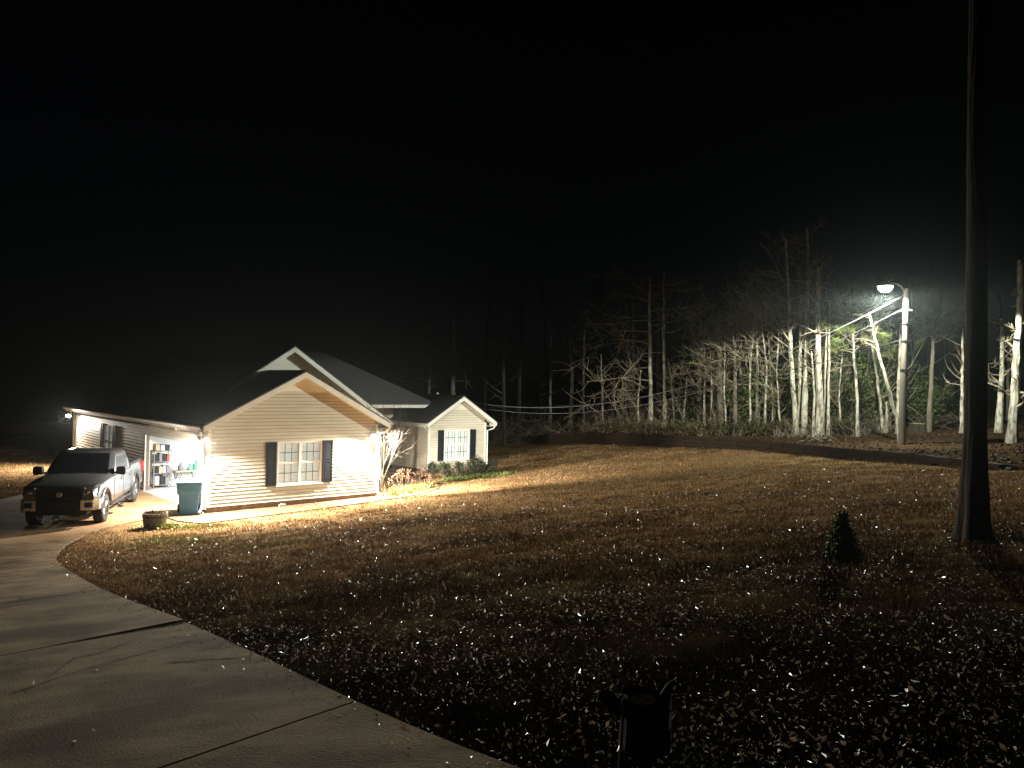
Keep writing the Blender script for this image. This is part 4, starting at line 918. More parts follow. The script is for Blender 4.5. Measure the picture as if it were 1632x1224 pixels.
def tree(name, label, pts, wpx, mt='bark_pale', depth=None, nb=10, bl=1.2, lvl=1, t0=.25, up=.06, bias=None, top=None, foliage=None, group=None, sub=4, nn=22, sides=9, cat='tree', el=(-.1, .7), flare=1.5):
    """pts: trunk pixels from base up; stands on the ground under its first pixel (or at a depth behind other growth)"""
    if depth is None: base = hit(*pts[0])
    else:
        base = aty(pts[0][0], pts[0][1], depth); base[2] = float(GB(base[0], base[1])[0])
    Yd = base[1]; path = [base]
    for i, q in enumerate(pts[1:]):
        p = aty(q[0], q[1], Yd + .25*(i+1)*(rng.random()-.5)); path.append(p)
    if top:                                       # go on above the lit part
        top *= .2
        d = path[-1]-path[-2] if len(path) > 1 else np.array([0, 0, 1.]); d /= np.linalg.norm(d)
        for k_ in range(3): d = d*.8+np.array([rng.normal(0, .03), rng.normal(0, .03), .25]); d /= np.linalg.norm(d); path.append(path[-1]+d*top/3)
    path = np.array(path); path, T = dense(path, 18)
    for _ in range(2): path[1:-1] = .25*path[:-2]+.5*path[1:-1]+.25*path[2:]
    path[2:-1, :2] += rng.normal(0, .012, (len(path)-3, 2))
    r0 = wpx*Yd/FPX/2; H = T[-1]
    rad = 1.2*r0*(1-.5*(T/H)**1.2); rad[0] *= flare; rad[1] *= 1+(flare-1)*.35
    root = empty(name, tuple(base), 0, label=label, cat=cat, group=group)
    pl = path-base; pl[0, 2] -= .25
    v, f = tube(pl, rad, sides, True)
    mb = MB(); mb.add(v, f); mb.build('trunk', K[mt], root, smooth=True)
    a = Acc(); tips = []
    for k_ in range(nb):
        t = t0+(1-t0)*((k_+rng.random())/max(nb, 1)); x_ = t*(len(pl)-1); i = min(int(x_), len(pl)-2); p = lerp(pl[i], pl[i+1], x_-i)
        az = rng.random()*6.283 if bias is None or rng.random() > .75 else bias+rng.normal(0, .5)
        e = el[0]+(el[1]-el[0])*rng.random(); d = np.array([math.cos(az)*math.cos(e), math.sin(az)*math.cos(e), math.sin(e)])
        branch(a, p, d, bl*(.55+.7*rng.random())*(1.15-.5*t), max(rad[i]*.45, .017), lvl, .25, up, rng, sub, tips, .0065)
    if nb: V, F = a.out(); raw('crown', V, F, K['twig' if mt != 'bark_dark' else 'bark_dark'], root)
    if foliage and tips:
        V, F = needles(tips, nn, .24 if foliage == 'needle' else .16, droop=.1); raw('foliage', V, F, K[foliage], root)
    return root
WG_ = 'trees lit by the yard lamp'
# trunks around the yard lamp
c3 = hit(1276, 676)
tree('bare_tree', 'left stem of the three pale trunks that fan out from one base', [(1270, 676), (1266, 640), (1260, 560), (1258, 480), (1254, 420)], 6.5, depth=37.2, top=6, nb=16, bl=2.6, lvl=2, t0=.34, bias=math.pi, group=WG_, sub=4)
tree('bare_tree', 'middle stem of the three pale trunks that fan out from one base', [(1276, 674), (1275, 620), (1275, 540), (1277, 490)], 6, depth=37.6, top=3, nb=12, bl=1.8, lvl=2, t0=.5, group=WG_)
tree('bare_tree', 'right stem of the three pale trunks that fan out from one base', [(1281, 676), (1284, 620), (1286, 540), (1287, 470), (1288, 400)], 6.5, depth=37.2, top=6, nb=14, bl=1.8, lvl=2, t0=.4, bias=math.pi, group=WG_)
tree('bare_tree', 'thickest straight pale trunk left of the lamp pole', [(1307, 682), (1306, 640), (1304, 560), (1304, 488)], 9.5, depth=36.2, top=9, nb=10, bl=2, lvl=1, t0=.6, group=WG_)
tree('bare_tree', 'slim trunk just right of the thickest pale trunk', [(1315, 680), (1315, 620), (1317, 530)], 4.6, depth=36.5, top=4, nb=6, bl=1.2, t0=.5, group=WG_)
tree('bare_tree', 'very slim white stem, second right of the thickest pale trunk', [(1320, 678), (1321, 600), (1322, 490)], 4, depth=36, top=1.5, nb=5, bl=1.0, t0=.6, group=WG_)
tree('pine_sapling', 'slim pine sapling with lit needle tufts at its top', [(1367, 682), (1366, 640), (1361, 560), (1359, 505)], 4.2, depth=35.6, top=1.0, nb=26, bl=1.9, lvl=1, t0=.62, foliage='needle', group=WG_, nn=46)
tree('pine_sapling', 'thin sapling leaning left beside the slanting trunk', [(1408, 690), (1404, 655), (1396, 590), (1384, 512)], 4.2, top=1.0, nb=9, bl=1.0, t0=.7, foliage='needle', group=WG_, nn=36)
tree('leaning_tree', 'thick pale trunk slanting left beside the lamp pole', [(1436, 703), (1427, 660), (1408, 590), (1387, 510)], 5.6, top=2, nb=9, bl=1.0, t0=.7, group=WG_)
tree('bare_tree', 'slim trunk showing just left of the lamp pole', [(1430, 690), (1431, 640), (1433, 590), (1435, 535)], 4.6, depth=37, top=3, nb=6, bl=1.4, t0=.5, group=WG_)
tree('bare_tree', 'dim trunk between the slanting trunk and the lamp pole', [(1417, 690), (1417, 600), (1417, 525)], 4, depth=41, top=4, nb=6, bl=1.3, t0=.4, mt='bark_grey', group=WG_)
tree('broken_stem', 'short broken grey stem standing left of the lamp pole', [(1412, 690), (1413, 660), (1413, 640)], 4, nb=2, bl=.4, t0=.5, group=WG_)
tree('pine_tree', 'slim dark spotted trunk right of the lamp pole', [(1480, 672), (1483, 620), (1486, 580), (1487, 545)], 5.2, depth=37.5, top=6, nb=14, bl=1.8, t0=.6, foliage='needle', group=WG_, mt='bark_grey')
tree('bare_tree', 'white trunk half hidden behind the big dark tree', [(1533, 668), (1534, 610), (1534, 565)], 5, depth=36, top=6, nb=8, bl=1.4, t0=.5, group=WG_)
tree('pine_tree', 'pale pine trunk with broken stubs near the right edge', [(1591, 690), (1594, 640), (1597, 590), (1597, 555)], 7.5, top=7, nb=14, bl=.9, t0=.2, mt='bark_pale', group=WG_)
tree('pine_tree', 'thick pale pine trunk with short branch stubs at the right edge', [(1613, 706), (1617, 640), (1622, 560), (1626, 480)], 13, top=8, nb=20, bl=.7, t0=.12, mt='bark_pale', group=WG_)
tree('bare_tree', 'dim trunk far behind the two right edge pines', [(1606, 690), (1607, 600), (1607, 560)], 4, depth=44, top=5, nb=5, mt='bark_grey', group=WG_)
# the dimmer row left of the lamp
WM = 'trees at the edge of the woods'
tree('bare_tree', 'upright pale trunk with long limbs sweeping left over the brush', [(1038, 664), (1037, 610), (1036, 540), (1035, 480)], 5.2, depth=46, top=7, nb=16, bl=4.0, lvl=2, t0=.12, bias=math.pi, up=-.02, el=(-.05, .35), group=WM, sub=6)
tree('bare_tree', 'straight slim trunk right of the limbs sweeping left', [(1060, 672), (1059, 600), (1058, 540), (1057, 470)], 4.4, depth=46.5, top=7, nb=10, bl=1.5, t0=.4, group=WM)
tree('broken_stem', 'short snapped stem leaning left in the brush', [(1076, 640), (1070, 600), (1064, 572)], 3, depth=47, nb=2, bl=.5, group=WM, mt='bark_pale')
tree('pine_tree', 'shaggy grey pine trunk behind the brush, left of the thick one', [(1112, 680), (1114, 620), (1117, 555)], 7, depth=50, top=9, nb=16, bl=1.8, t0=.5, mt='bark_grey', foliage='needle', group=WM)
tree('pine_tree', 'thick brown pine trunk in the middle of the woods edge', [(1147, 684), (1147, 620), (1146, 550)], 9.5, depth=43, top=10, nb=18, bl=2, t0=.4, mt='bark_grey', foliage='needle', group=WM)
tree('forked_sapling', 'forked sapling between the two shaggy pine trunks', [(1123, 676), (1122, 620), (1126, 580), (1121, 550)], 3.4, depth=43, nb=6, bl=1.8, t0=.2, group=WM, top=1)
tree('bare_tree', 'grey trunk right of the thick brown pine', [(1171, 690), (1172, 640), (1170, 545)], 5.4, top=6, nb=10, bl=1.6, t0=.3, mt='bark_grey', group=WM)
tree('bare_tree', 'curving pale sapling that bends left at its top', [(1187, 682), (1185, 630), (1177, 570), (1161, 520)], 4.0, top=.6, nb=14, bl=2.0, lvl=2, t0=.35, bias=math.pi, group=WM)
tree('bare_tree', 'very straight white stem under the bright twigs', [(1206, 680), (1207, 600), (1206, 500)], 3.6, depth=39.5, top=2, nb=12, bl=2.4, lvl=2, t0=.55, bias=math.pi, el=(0, .5), group=WM)
tree('bare_tree', 'slim grey stem at the left end of the lit brush', [(961, 690), (960, 640), (958, 580)], 3.2, top=3, nb=8, bl=2.2, lvl=1, t0=.2, mt='bark_grey', group=WM)
tree('bare_tree', 'dim trunk behind the sweeping limbs', [(1010, 680), (1010, 600), (1009, 500)], 4, depth=54, top=6, nb=8, mt='bark_grey', group=WM)
tree('bare_tree', 'thin stem left of the fanning white trunks', [(1230, 690), (1233, 640), (1226, 560), (1224, 540)], 3, nb=12, bl=1.6, lvl=2, t0=.3, group=WM)
tree('bare_tree', 'crooked thin stem between the fanning trunks and the thickest trunk', [(1296, 682), (1298, 620), (1293, 560)], 2.8, depth=35.5, nb=8, bl=1.2, t0=.3, group=WG_)
for (px, y1, dp, lb) in ((1132, 560, 42.5, 'spindly sapling with crooked twigs between the thick pine and the forked sapling'), (1158, 530, 41, 'twiggy sapling close to the right of the thick brown pine'), (1196, 500, 39, 'twiggy sapling left of the very straight white stem'), (1218, 490, 38.5, 'twiggy sapling right of the very straight white stem'),
        (1244, 500, 38, 'twiggy sapling close to the left of the fanning trunks'), (1340, 560, 37, 'twiggy sapling right of the slim white stems'), (1018, 590, 46, 'low twiggy sapling left of the trunk with sweeping limbs'), (1088, 600, 45, 'twiggy sapling right of the snapped stem')):
    tree('twiggy_sapling', lb, [(px, 686), (px+rng.normal(0, 3), (686+y1)/2), (px+rng.normal(0, 7), y1)], 2.6, depth=dp, nb=16, bl=2.0, lvl=2, t0=.25, bias=math.pi, el=(-.1, .8), group=WM, sub=4)
# dim trunks behind the house
WB = 'dim trunks behind the house roof'
for (px, y0, y1, wp, dp, lb) in ((722, 690, 540, 7, 60, 'brightest of the dim trunks above the right wing roof'), (684, 690, 545, 4.5, 62, 'dim trunk left of the brightest one above the right wing'),
        (803, 690, 560, 4.5, 60, 'dim trunk right of the right wing peak'), (861, 690, 590, 3.5, 62, 'dim slim trunk behind the overhead cable'), (877, 690, 560, 4, 60, 'dim slim straight trunk right of the one behind the cable'), (930, 690, 560, 4, 58, 'dim trunk left of the lit brush')):
    tree('bare_tree', lb, [(px, y0), (px, (y0+y1)/2), (px+1, y1)], wp, depth=dp, top=8, nb=10, bl=1.8, t0=.35, mt='bark_pale', group=WB)
# trees deeper in, bark darkened to stand for the missing light
for i in range(26):
    px = 770+i*34+rng.normal(0, 7); dp = 50+22*rng.random()
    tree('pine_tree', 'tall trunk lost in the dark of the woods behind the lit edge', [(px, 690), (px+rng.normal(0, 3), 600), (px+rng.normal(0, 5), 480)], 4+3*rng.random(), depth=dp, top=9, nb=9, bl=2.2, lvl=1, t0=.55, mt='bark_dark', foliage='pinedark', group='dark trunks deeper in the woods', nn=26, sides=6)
# the big near tree
bt = hit(1556, 864, G); bY = bt[1]+.2
big = empty('big_tree', (bt[0], bY, float(G(bt[0], bY))), 0, label='big dark tree trunk close by on the right of the lawn', cat='tree')
zb = float(G(bt[0], bY)); P = []
for q in ((1553, 872), (1553, 845), (1553, 800), (1554, 750), (1555, 690), (1556, 600), (1556, 480), (1557, 340), (1556, 200)): p = aty(q[0], q[1], bY); P.append(p-np.array([bt[0], bY, zb]))
P = np.array(P); P[0, 2] = -.3; rr_ = np.array([.30, .215, .165, .145, .138, .134, .13, .125, .115])
top_ = P[-1]+np.array([[.05, .1, 1.5], [.1, .3, 3.2], [0, .5, 5]]); P = np.r_[P, top_]; rr_ = np.r_[rr_, .11, .08, .05]
P, T_ = dense(np.c_[P, rr_], 90); rr_ = P[:, 3]*.9; P = P[:, :3]; v, f = tube(P, rr_, 44, True); v = np.array(v)
ang = np.arctan2(v[:, 1]-.0, v[:, 0]); k_ = np.clip(1-(v[:, 2])/.5, 0, 1); c_ = np.repeat(P, 44, axis=0); ang = np.arctan2(v[:, 1]-c_[:, 1], v[:, 0]-c_[:, 0]); sc_ = 1+.25*k_*np.sin(ang*5+1)+.045*np.sin(ang*13+2.2*np.sin(v[:, 2]*2.6))+.03*np.sin(v[:, 2]*17+ang*3)*np.sin(ang*9); v = c_+(v-c_)*sc_[:, None]
mb = MB(); mb.add(v, f); mb.build('trunk', K['bark_dark'], big, smooth=True)
a = Acc()
for k_ in range(26):
    i = 84+k_ % 5; az = rng.random()*6.28; branch(a, lerp(P[i], P[i+1], rng.random()), np.array([math.cos(az), math.sin(az), .35]), 2.6*(.5+rng.random()), .05, 2, .22, .06, rng, 4)
V, F = a.out(); raw('crown', V, F, K['bark_dark'], big)

# ------------------------------------------------------------------ brush, evergreens, shrubs
def blob_pts(c, rx, ry, rz, rg=rng, shell=.45):
    def fn(n_):
        d = rg.normal(size=(n_, 3)); d /= np.linalg.norm(d, axis=1)[:, None]; r_ = shell+(1-shell)*rg.random((n_, 1))**.6
        q = d*r_*np.array([rx, ry, rz])[None]; q *= (1+.25*np.sin(d[:, 0:1]*5+d[:, 2:3]*7+c[0])); return q+np.array([0, 0, rz*.92])[None]
    return fn
def shrub(name, label, base, rx, rz, n_, size, mt, cat='shrub', group=None, stems=10, clumps=7, twigs=True):
    root = empty(name, tuple(base), rng.random()*6, label=label, cat=cat, group=group)
    a = Acc()
    for k_ in range(stems):
        az = rng.random()*6.28; e = .5+.9*rng.random(); d = np.array([math.cos(az)*math.cos(e), math.sin(az)*math.cos(e), math.sin(e)]); branch(a, np.array([rng.normal(0, rx*.12), rng.normal(0, rx*.12), -.03]), d, rz*1.7*(.6+.4*rng.random()), max(.008, rx*.018), 1, .2, .08, rng, 4)
    V, F = a.out(); raw('stems', V, F, K['twig'], root)
    VV = []; FF = []; c0 = 0
    for k_ in range(clumps):
        az = rng.random()*6.28; q = rx*.55*math.sqrt(rng.random()); cz_ = rz*(.25+.9*rng.random()); s_ = .35+.3*rng.random()
        V, F = cards(n_//clumps, blob_pts((k_, 0), rx*s_, rx*s_, rz*s_), size, .6, .55); V = V+np.array([q*math.cos(az), q*math.sin(az), cz_-.3*rz])
        V[:, 2] = np.maximum(V[:, 2], .01); VV.append(V); FF.append(F+c0); c0 += len(V)
    raw('foliage', np.concatenate(VV), np.concatenate(FF), K[mt], root)
    return root
EV = 'evergreens behind the lamp lit trunks'
for (px, py, dp, rx, rz, n_, lb) in ((1345, 686, 37.5, 1.7, 2.9, 5200, 'tall leafy evergreen left of the slanting trunk, behind the sapling'), (1385, 690, 38.5, 1.6, 2.6, 4600, 'leafy evergreen right behind the pine sapling'),
        (1465, 680, 41, 1.7, 1.9, 3600, 'dark evergreen mound behind and right of the lamp pole'), (1240, 690, 39, 2.0, 2.5, 4800, 'evergreen filling the gap left of the fanning trunks'),
        (1200, 690, 40, 1.8, 1.8, 4200, 'evergreen behind the very straight white stem'), (1160, 690, 42, 1.6, 1.2, 3000, 'low evergreen around the grey trunk and thick pine'), (1525, 676, 42, 1.1, 1.3, 1800, 'small evergreen behind the big dark tree'),
        (1090, 690, 46, 1.8, 1.0, 2800, 'low dark evergreen left of the shaggy pines'), (1215, 690, 43, 2.4, 3.2, 4200, 'tall evergreen behind the bright twigs')):
    b = aty(px, py, dp+2.5); b[2] = float(GB(b[0], b[1])[0]); shrub('evergreen_bush', lb, b, rx, rz, n_, .16, 'leafgreen', 'bush', EV, 14, 14)
for (px, py, rx, rz, lb) in ((1330, 692, .75, .55, 'low bush under the pine sapling, right of the debris pile'), (1290, 692, .7, .4, 'low bush at the foot of the fanning trunks'), (1352, 694, .5, .5, 'low leafy bush right of the sapling foot'), (1230, 694, .8, .5, 'low bush left of the fanning trunks'), (1180, 694, .7, .45, 'low bush at the foot of the grey trunk'), (1145, 694, .8, .6, 'low bush in front of the thick brown pine'), (1118, 695, .8, .55, 'low bush below the forked sapling'), (1092, 695, .8, .6, 'low bush below the snapped stem'), (1064, 694, .9, .6, 'low bush at the foot of the straight slim trunk'), (1034, 694, .9, .65, 'low bush at the foot of the trunk with sweeping limbs'), (1003, 694, .9, .6, 'low bush left of the trunk with sweeping limbs'), (972, 693, 1.0, .6, 'low bush at the left end of the lit brush'), (1208, 694, .8, .6, 'low bush at the foot of the very straight white stem'), (1258, 693, .7, .5, 'low bush close left of the fanning trunks')):
    b = hit(px, py); shrub('low_bush', lb, b, rx, rz*.85, 900, .10, 'brush', 'bush', 'low bushes on the wall bank', 12, 7)
# tangled understory nobody could count
a = Acc(); VV = []
for k_ in range(1500):
    px = 850+560*rng.random()**.9; dp = 38+16*rng.random(); dp = dp if px < 1230 else 35.5+8*rng.random()
    p = aty(px, 690, dp); kq, dq = wall_near(p[0], p[1])
    if dq[0] < .6: continue
    p[2] = float(GB(p[0], p[1])[0])-.03; az = rng.random()*6.28; e = .25+1.2*rng.random(); h_ = (.5+1.5*rng.random()**2)*(1.15 if px < 1230 else .65)
    branch(a, p, np.array([math.cos(az)*math.cos(e), math.sin(az)*math.cos(e), math.sin(e)]), h_, .013, 1, .35, .02, rng, 3, None, .007)
for k_ in range(160):
    p = aty(760+110*rng.random(), 690, 50+8*rng.random()); p[2] = float(GB(p[0], p[1])[0]); az = rng.random()*6.28; branch(a, p, np.array([math.cos(az), math.sin(az), .5]), 2.2*rng.random()+.4, .012, 1, .3, .0, rng, 3)
V, F = a.out(); raw('underbrush', V, F, K['twig'], label='tangle of bare twigs under the trees', kind='stuff')
def bankpts(n_, d0, d1, lo=60, hi=330):
    i = rng.integers(lo, hi, n_); d = d0+(d1-d0)*rng.random(n_)**1.3; x_ = WD[i, 0]+nrm[i, 0]*d+rng.normal(0, .1, n_); y_ = WD[i, 1]+nrm[i, 1]*d+rng.normal(0, .1, n_); return np.stack([x_, y_, B(x_, y_)+.01], 1)
V, F = cards(26000, lambda n_: bankpts(n_, .3, 16), .11, .25, .6); raw('woodland_litter', V, F, K['litter'], label='fallen leaves over the woodland floor', kind='stuff')
def brushpts(n_): q = bankpts(n_, 1.2, 12, 165, 330); q[:, 2] += 1.1*rng.random(n_)**2; return q
V, F = cards(42000, brushpts, .10, .9, .45); raw('brush_leaves', V, F, K['brush'], label='dry leaves caught in the underbrush', kind='stuff')
# stump, root heap, debris
def stump(px, py, r_, h_, label):
    b = hit(px, py); root = empty('tree_stump', tuple(b), 0, label=label, cat='stump'); n_ = 18; rings_ = []
    for z, s_ in ((-.1, 1.45), (.03, 1.2), (h_*.5, 1.0), (h_, .96)): rings_.append([(r_*s_*(1+.08*math.sin(5*t+1)+.05*math.sin(9*t))*math.cos(t), r_*s_*(1+.08*math.sin(5*t+1)+.05*math.sin(9*t))*math.sin(t), z) for t in np.linspace(0, 2*math.pi, n_, endpoint=False)])
    loft(MB(), rings_, False).build('bark', K['bark_dark'], root, smooth=True)
    mb = MB(); mb.prism([(q[0]*.97, q[1]*.97, h_-.02) for q in rings_[-1]], (0, 0, .03)); mb.build('cut_face', K['cutwood'], root)
stump(1462, 690, .36, .45, 'sawn tree stump with pale top right of the lamp pole')
def heap(name, px, py, n_, L, r_, spread, mt, label, h_=.25):
    b = hit(px, py); root = empty(name, tuple(b), 0, label=label, cat='debris'); 
    for k_ in range(n_):
        az = rng.random()*6.28; p = np.array([rng.normal(0, spread), rng.normal(0, spread*.5), .04+h_*rng.random()]); d = np.array([math.cos(az), math.sin(az)*.5, rng.normal(0, .3)]); mb = MB(); l_ = L*(.5+rng.random())
        mb.tube([p-d*l_/2, p+rng.normal(0, .04, 3), p+d*l_/2], [r_*(.6+.8*rng.random()), r_, r_*.6], 6); mb.build('branch', K[mt], root, smooth=True)
heap('debris_pile', 1302, 706, 24, .34, .035, .26, 'bark_grey', 'pile of pale broken branches on top of the timber wall')
heap('root_heap', 1515, 684, 24, .7, .05, .4, 'bark_dark', 'dark heap of roots left of the big tree trunk', .6)
heap('branch_pile', 1287, 684, 5, 1.2, .018, .2, 'bark_pale', 'few pale sticks leaning in front of the fanning trunks', .5)

# ------------------------------------------------------------------ planting by the house
def on_ground(px, py): q = hit(px, py, G); return q
SH = 'clipped shrubs under the right wing window'
for (px, py, rx, rz, lb) in ((709, 763, .40, .42, 'dark rounded shrub at the left below the wing window'), (734, 762, .42, .45, 'twiggy upright shrub below the middle of the wing window'), (752, 760, .36, .42, 'dark shrub below the right wing shutter'), (765, 758, .42, .48, 'twiggy shrub at the right corner of the wing'), (781, 756, .42, .36, 'low shrub past the right corner of the wing'), (687, 756, .26, .36, 'small shrub at the downspout left of the wing')):
    p = on_ground(px, py); shrub('clipped_shrub', lb, p, rx, rz, 1900, .06, 'shrubleaf', 'shrub', SH, 16, 9)
V = []; 
def edgepts(n_):
    t = rng.random(n_); p0, p1 = on_ground(705, 768), on_ground(812, 757); q = p0[None]*(1-t[:, None])+p1[None]*t[:, None]; q += rng.normal(0, .18, (n_, 3)); q[:, 2] = G(q[:, 0], q[:, 1])+.02; return q
V, F = cards(2600, edgepts, .16, 1.4, .15); raw('border_grass', V, F, K['needle'], label='green weeds along the bed below the wing window', kind='stuff')
# multi stem tree at the corner
p = on_ground(606, 784); p = np.array([*hw(6.95, .95), 0]); p[2] = float(G(p[0], p[1]))
cm = empty('corner_tree', tuple(p), 0, label='bare multi stemmed small tree at the corner beside the front gable', cat='tree')
a = Acc(); 
for k_ in range(6):
    az = k_*1.05+rng.normal(0, .2); d = np.array([math.cos(az)*.22, math.sin(az)*.22, 1]); q = np.array([math.cos(az)*.06, math.sin(az)*.06, -.1]); P = [q]
    for i in range(6): d = d+rng.normal(0, .09, 3)*[1, 1, .2]; P.append(P[-1]+d/np.linalg.norm(d)*.42)
    mb = MB(); mb.tube(P, np.linspace(.026, .012, 7), 7); mb.build('stem', K['bark_dark'], cm, smooth=True)
    for i in (3, 4, 5, 6):
        for _ in range(3): branch(a, P[i], d+rng.normal(0, .35, 3), 1.1*(.6+.6*rng.random()), .007, 1, .14, .15, rng, 4, None, .0025)
V, F = a.out(); raw('crown', V, F, K['bark_dark'], cm)
# dried flower heads
df = hw(7.95, .85); dfz = float(G(*df)); dfo = empty('dried_flower_clump', (df[0], df[1], dfz), YAW, label='clump of dried brown flower heads in the corner bed', cat='plant')
for k_ in range(34):
    q = np.array([rng.normal(.1, .5), rng.normal(0, .22), 0]); h_ = .35+.4*rng.random()
    mb = MB(); e_ = q+np.array([rng.normal(0, .08), rng.normal(0, .08), h_]); mb.tube([q, lerp(q, e_, .5)+rng.normal(0, .02, 3), e_], .006, 4); mb.build('stem', K['twig'], dfo)
    V, F = cards(80, lambda n_: e_[None]+np.clip(rng.normal(0, .04, (n_, 3)), -.08, .08), .06, 1, .7); raw('flower_head', V, F, K['deadflower'], dfo)
def gcp(n_):
    t = rng.random(n_); q = np.stack([hw(6.6, -.75)*(1-x_)+hw(8.9, .6)*x_ for x_ in t]); q += rng.normal(0, .22, (n_, 2)); return np.c_[q, G(q[:, 0], q[:, 1])+.01]
V, F = cards(3200, gcp, .22, 1.6, .14); raw('groundcover', V, F, K['needle'], label='strappy yellow green groundcover edging the corner bed', kind='stuff')
def potg(n_):
    q = np.array([pc[0]+.42, pc[1]+.0])[None]+rng.normal(0, [.22, .14], (n_, 2)); return np.c_[q, G(q[:, 0], q[:, 1])+.01]
V, F = cards(900, potg, .14, 1.4, .16); raw('green_tuft', V, F, K['grassgreen'], label='bright green weeds beside the barrel planter', kind='stuff')

# ------------------------------------------------------------------ things on the near lawn
p = hit(1342, 893, G)
yb = empty('yard_bush', tuple(p), 0, label='small dark conical evergreen bush alone on the leafy lawn', cat='bush')
a = Acc(); tips = []
mb = MB(); mb.tube([(0, 0, -.05), (.01, 0, .5)], [.025, .01], 6); mb.build('stem', K['bark_dark'], yb)
def cone(n_): t = rng.random(n_)**1.4; an = rng.random(n_)*6.28; r_ = .23*(1-t)**.7*np.sqrt(rng.random(n_))*(1+.2*np.sin(an*4)); return np.stack([r_*np.cos(an), r_*np.sin(an), .02+.50*t], 1)
V, F = cards(1700, cone, .075, 1.1, .3); raw('foliage', V, F, K['leafgreen'], yb)
def rock(px, py, s_, label):
    p = hit(px, py, G); bm = bmesh.new(); bmesh.ops.create_icosphere(bm, subdivisions=2, radius=1)
    for v_ in bm.verts: n_ = v_.co.normalized(); v_.co = Vector((n_.x*s_, n_.y*s_*.7, n_.z*s_*.45))*(1+.22*math.sin(n_.x*4+px)*math.cos(n_.y*5+n_.z*3))
    me = bpy.data.meshes.new('rock'); bm.to_mesh(me); bm.free(); me.materials.append(K['stone']); o = link('rock', me, None, label=label, cat='rock'); o.location = (p[0], p[1], p[2]+s_*.15)
rock(1311, 857, .085, 'pale flat rock up left of the small conical bush'); rock(1304, 884, .075, 'pale rounded rock down left of the small conical bush')
# old stump close to the camera with a pale cane
p = hit(1027, 1195, G); st = empty('near_stump', tuple(p), 0, label='dark ragged stump close to the camera on the lawn', cat='stump')
n_ = 22; rings_ = []
for z, s_ in ((-.12, 1.15), (.0, 1.06), (.12, 1.0), (.22, .99), (.30, .97)):
    rings_.append([(.135*s_*(1+.10*math.sin(3*t+1)+.06*math.sin(7*t))*math.cos(t), .12*s_*(1+.10*math.sin(3*t+1)+.06*math.sin(7*t))*math.sin(t), z+(.010*math.sin(4*t)+.006*math.sin(11*t) if z > .25 else 0)) for t in np.linspace(0, 6.283, n_, endpoint=False)])
loft(MB(), rings_, False).build('bark', K['bark_dark'], st, smooth=True)
mb = MB(); mb.add([(0, 0, .284)]+[(q[0]*.985, q[1]*.985, .284) for q in rings_[-1]], [(0, 1+i, 1+(i+1) % n_) for i in range(n_)]); mb.build('cut_face', K['soil'], st)
mb = MB(); mb.tube([(.10, .02, .27), (.14, .03, .34), (.17, .03, .37)], [.03, .022, .012], 6); mb.build('splinter', K['bark_dark'], st)
mb = MB(); mb.tube([(-.12, 0, .2), (-.19, .0, .27), (-.25, .02, .285)], [.06, .05, .03], 7); mb.build('limb_stub', K['bark_dark'], st)
c0, c1 = aty(986, 1224, p[1]-.28), aty(993, 1112, p[1]-.16); c0[2] = float(G(c0[0], c0[1]))-.02
mb = MB(); mb.tube([(0, 0, 0), (c1-c0)*.5+[.004, 0, 0], c1-c0], [.007, .009, .005], 6); o = mb.build('cane', K['twig'], None, label='thin pale cane standing against the near stump', cat='cane'); o.location = tuple(c0)

# ------------------------------------------------------------------ grass and fallen leaves
def clear(q):
    m_ = np.ones(len(q), bool)
    for P_ in HARD: m_ &= ~inpoly(q[:, 0], q[:, 1], P_)
    return m_
def lawnpts(n_, y0, y1, pw=1.0):
    y_ = y0+(y1-y0)*rng.random(n_)**pw; x_ = (rng.random(n_)*1.5-.75)*(y_+1.2); q = np.stack([x_, y_], 1)
    kq, dq = wall_near(x_, y_); m_ = clear(q) & (dq < -.15); q = q[m_]
    return np.c_[q, G(q[:, 0], q[:, 1])]
def blades(P, hmin, hmax, wd, lean=.6):
    n_ = len(P); az = rng.random(n_)*6.283; L = hmin+(hmax-hmin)*rng.random(n_); ln_ = lean*rng.random(n_)
    d = np.stack([np.cos(az)*ln_, np.sin(az)*ln_, np.ones(n_)], 1); d /= np.linalg.norm(d, axis=1)[:, None]
    a2 = rng.random(n_)*6.283; s = np.stack([np.cos(a2), np.sin(a2), np.zeros(n_)], 1)*wd
    V = np.stack([P-s, P+s, P+d*L[:, None]], 1).reshape(-1, 3); return V, np.arange(3*n_).reshape(-1, 3)
Vs = []; 
for (n_, y0, y1, h0, h1, w_) in ((170000, 2.2, 9, .02, .07, .0028), (190000, 9, 20, .025, .09, .006), (160000, 20, 46, .03, .10, .010)):
    C_ = lawnpts(n_//14, y0, y1); P = np.repeat(C_, 14, axis=0); P[:, :2] += rng.normal(0, .035+.0022*y1, (len(P), 2)); P = P[clear(P)]; P[:, 2] = G(P[:, 0], P[:, 1]); Vs.append(blades(P, h0, h1, w_, 1.5)[0])
V = np.concatenate(Vs); raw('dry_grass', V, np.arange(len(V)).reshape(-1, 3), K['grassdry'], label='short dry winter grass on the lawn', kind='stuff')
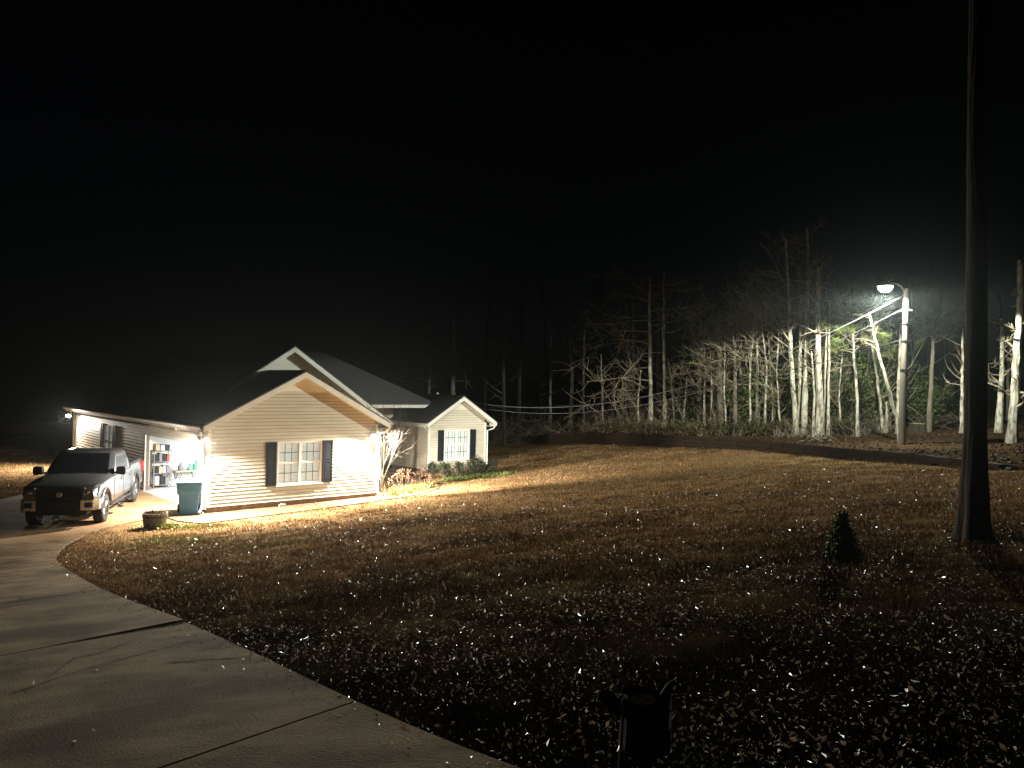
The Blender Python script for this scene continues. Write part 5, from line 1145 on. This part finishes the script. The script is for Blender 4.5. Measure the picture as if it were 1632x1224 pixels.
# greener grass near the planter and walk
def gpts(n_):
    c_ = [on_ground(300, 842), on_ground(330, 838), on_ground(270, 858), on_ground(330, 862), on_ground(430, 868), on_ground(400, 822), on_ground(480, 815), on_ground(250, 866)]
    q = np.concatenate([np.array(c)[None, :2]+rng.normal(0, [.55, .3], (n_//len(c_), 2)) for c in c_]); q = q[clear(q)]; return np.c_[q, G(q[:, 0], q[:, 1])]
V, F = blades(gpts(26000), .02, .06, .004, 1.0); raw('green_grass', V, F, K['grassgreen'], label='patches of greener grass near the walk and planter', kind='stuff')
def leafpts(n_): 
    q = np.concatenate([lawnpts(int(n_*.36), 2.2, 9), lawnpts(int(n_*.36), 9, 20), lawnpts(int(n_*.28), 20, 42)]); q[:, 2] += .012+.02*rng.random(len(q)); return q
def drift(P, amt): 
    q = np.sin(P[:, 0]*1.3+.8*np.sin(P[:, 1]*.9))*np.sin(P[:, 1]*1.7+P[:, 0]*.6)+.6*np.sin(P[:, 0]*4.1+P[:, 1]*2.3)*np.sin(P[:, 1]*5.3-P[:, 0]); return P[rng.random(len(P)) < amt+.38*q]
P = drift(leafpts(70000), .6); sz_ = .021+.0011*P[:, 1]; V1, F1 = cards(len(P), lambda n_: P, sz_, .7, .22); raw('leaf_slivers', V1, F1, K['leafdry'], label='fine pale bits of dry leaf and straw over the lawn', kind='stuff')
P = drift(leafpts(46000), .5); sz_ = .033+.0014*P[:, 1]; V, F = cards(len(P), lambda n_: P, sz_, .5, .5); raw('fallen_leaves', V, F, K['leafbrown'], label='curled brown fallen leaves scattered over the lawn', kind='stuff')
# blades and leaves creeping over the concrete edge
def edgeq(n_, w0, w1): s_ = rng.random(n_)*seg[-1]; w_ = w0+(w1-w0)*rng.random(n_)**1.5; q = np.array([redge(a)+b*jdir(a) for a, b in zip(s_, w_)]); return np.c_[q, G(q[:, 0], q[:, 1])]
V, F = blades(edgeq(9000, -.10, .05), .03, .09, .003, 1.6); raw('edge_grass', V, F, K['grassdry'], label='dry grass creeping over the edge of the drive', kind='stuff')
P = edgeq(700, -.05, .30); P[:, 2] += .056; V, F = cards(len(P), lambda n_: P, .026, .3, .4); raw('edge_leaves', V, F, K['leafbrown'], label='leaves caught along the edge of the drive', kind='stuff')
# a few leaves blown onto the drive
def drvp(n_):
    s_ = rng.random(n_)*seg[_ix[8]]; w_ = rng.random(n_)**1.6*4; q = np.array([redge(a)+b*jdir(a) for a, b in zip(s_, w_)]); return np.c_[q, G(q[:, 0], q[:, 1])+.055]
V, F = cards(110, drvp, .035, .3, .45); raw('drive_leaves', V, F, K['leafdry'], label='a few dry leaves blown onto the concrete drive', kind='stuff')

# ------------------------------------------------------------------ haze volume added for halos round the lamps
HZ = MB(); HZ.box(-170, 140, -45, 225, -2, 34)
hm = bpy.data.materials.new('haze'); hm.use_nodes = True; t = hm.node_tree; t.nodes.clear()
pv = t.nodes.new('ShaderNodeVolumePrincipled'); om = t.nodes.new('ShaderNodeOutputMaterial'); t.links.new(pv.outputs[0], om.inputs['Volume'])
pv.inputs['Color'].default_value = (.86, .93, .95, 1); pv.inputs['Density'].default_value = .0002; pv.inputs['Anisotropy'].default_value = .85
HZ.build('haze', hm, None, label='thin haze added for glow round the lamps', kind='stuff')
sc.cycles.volume_bounces = 0
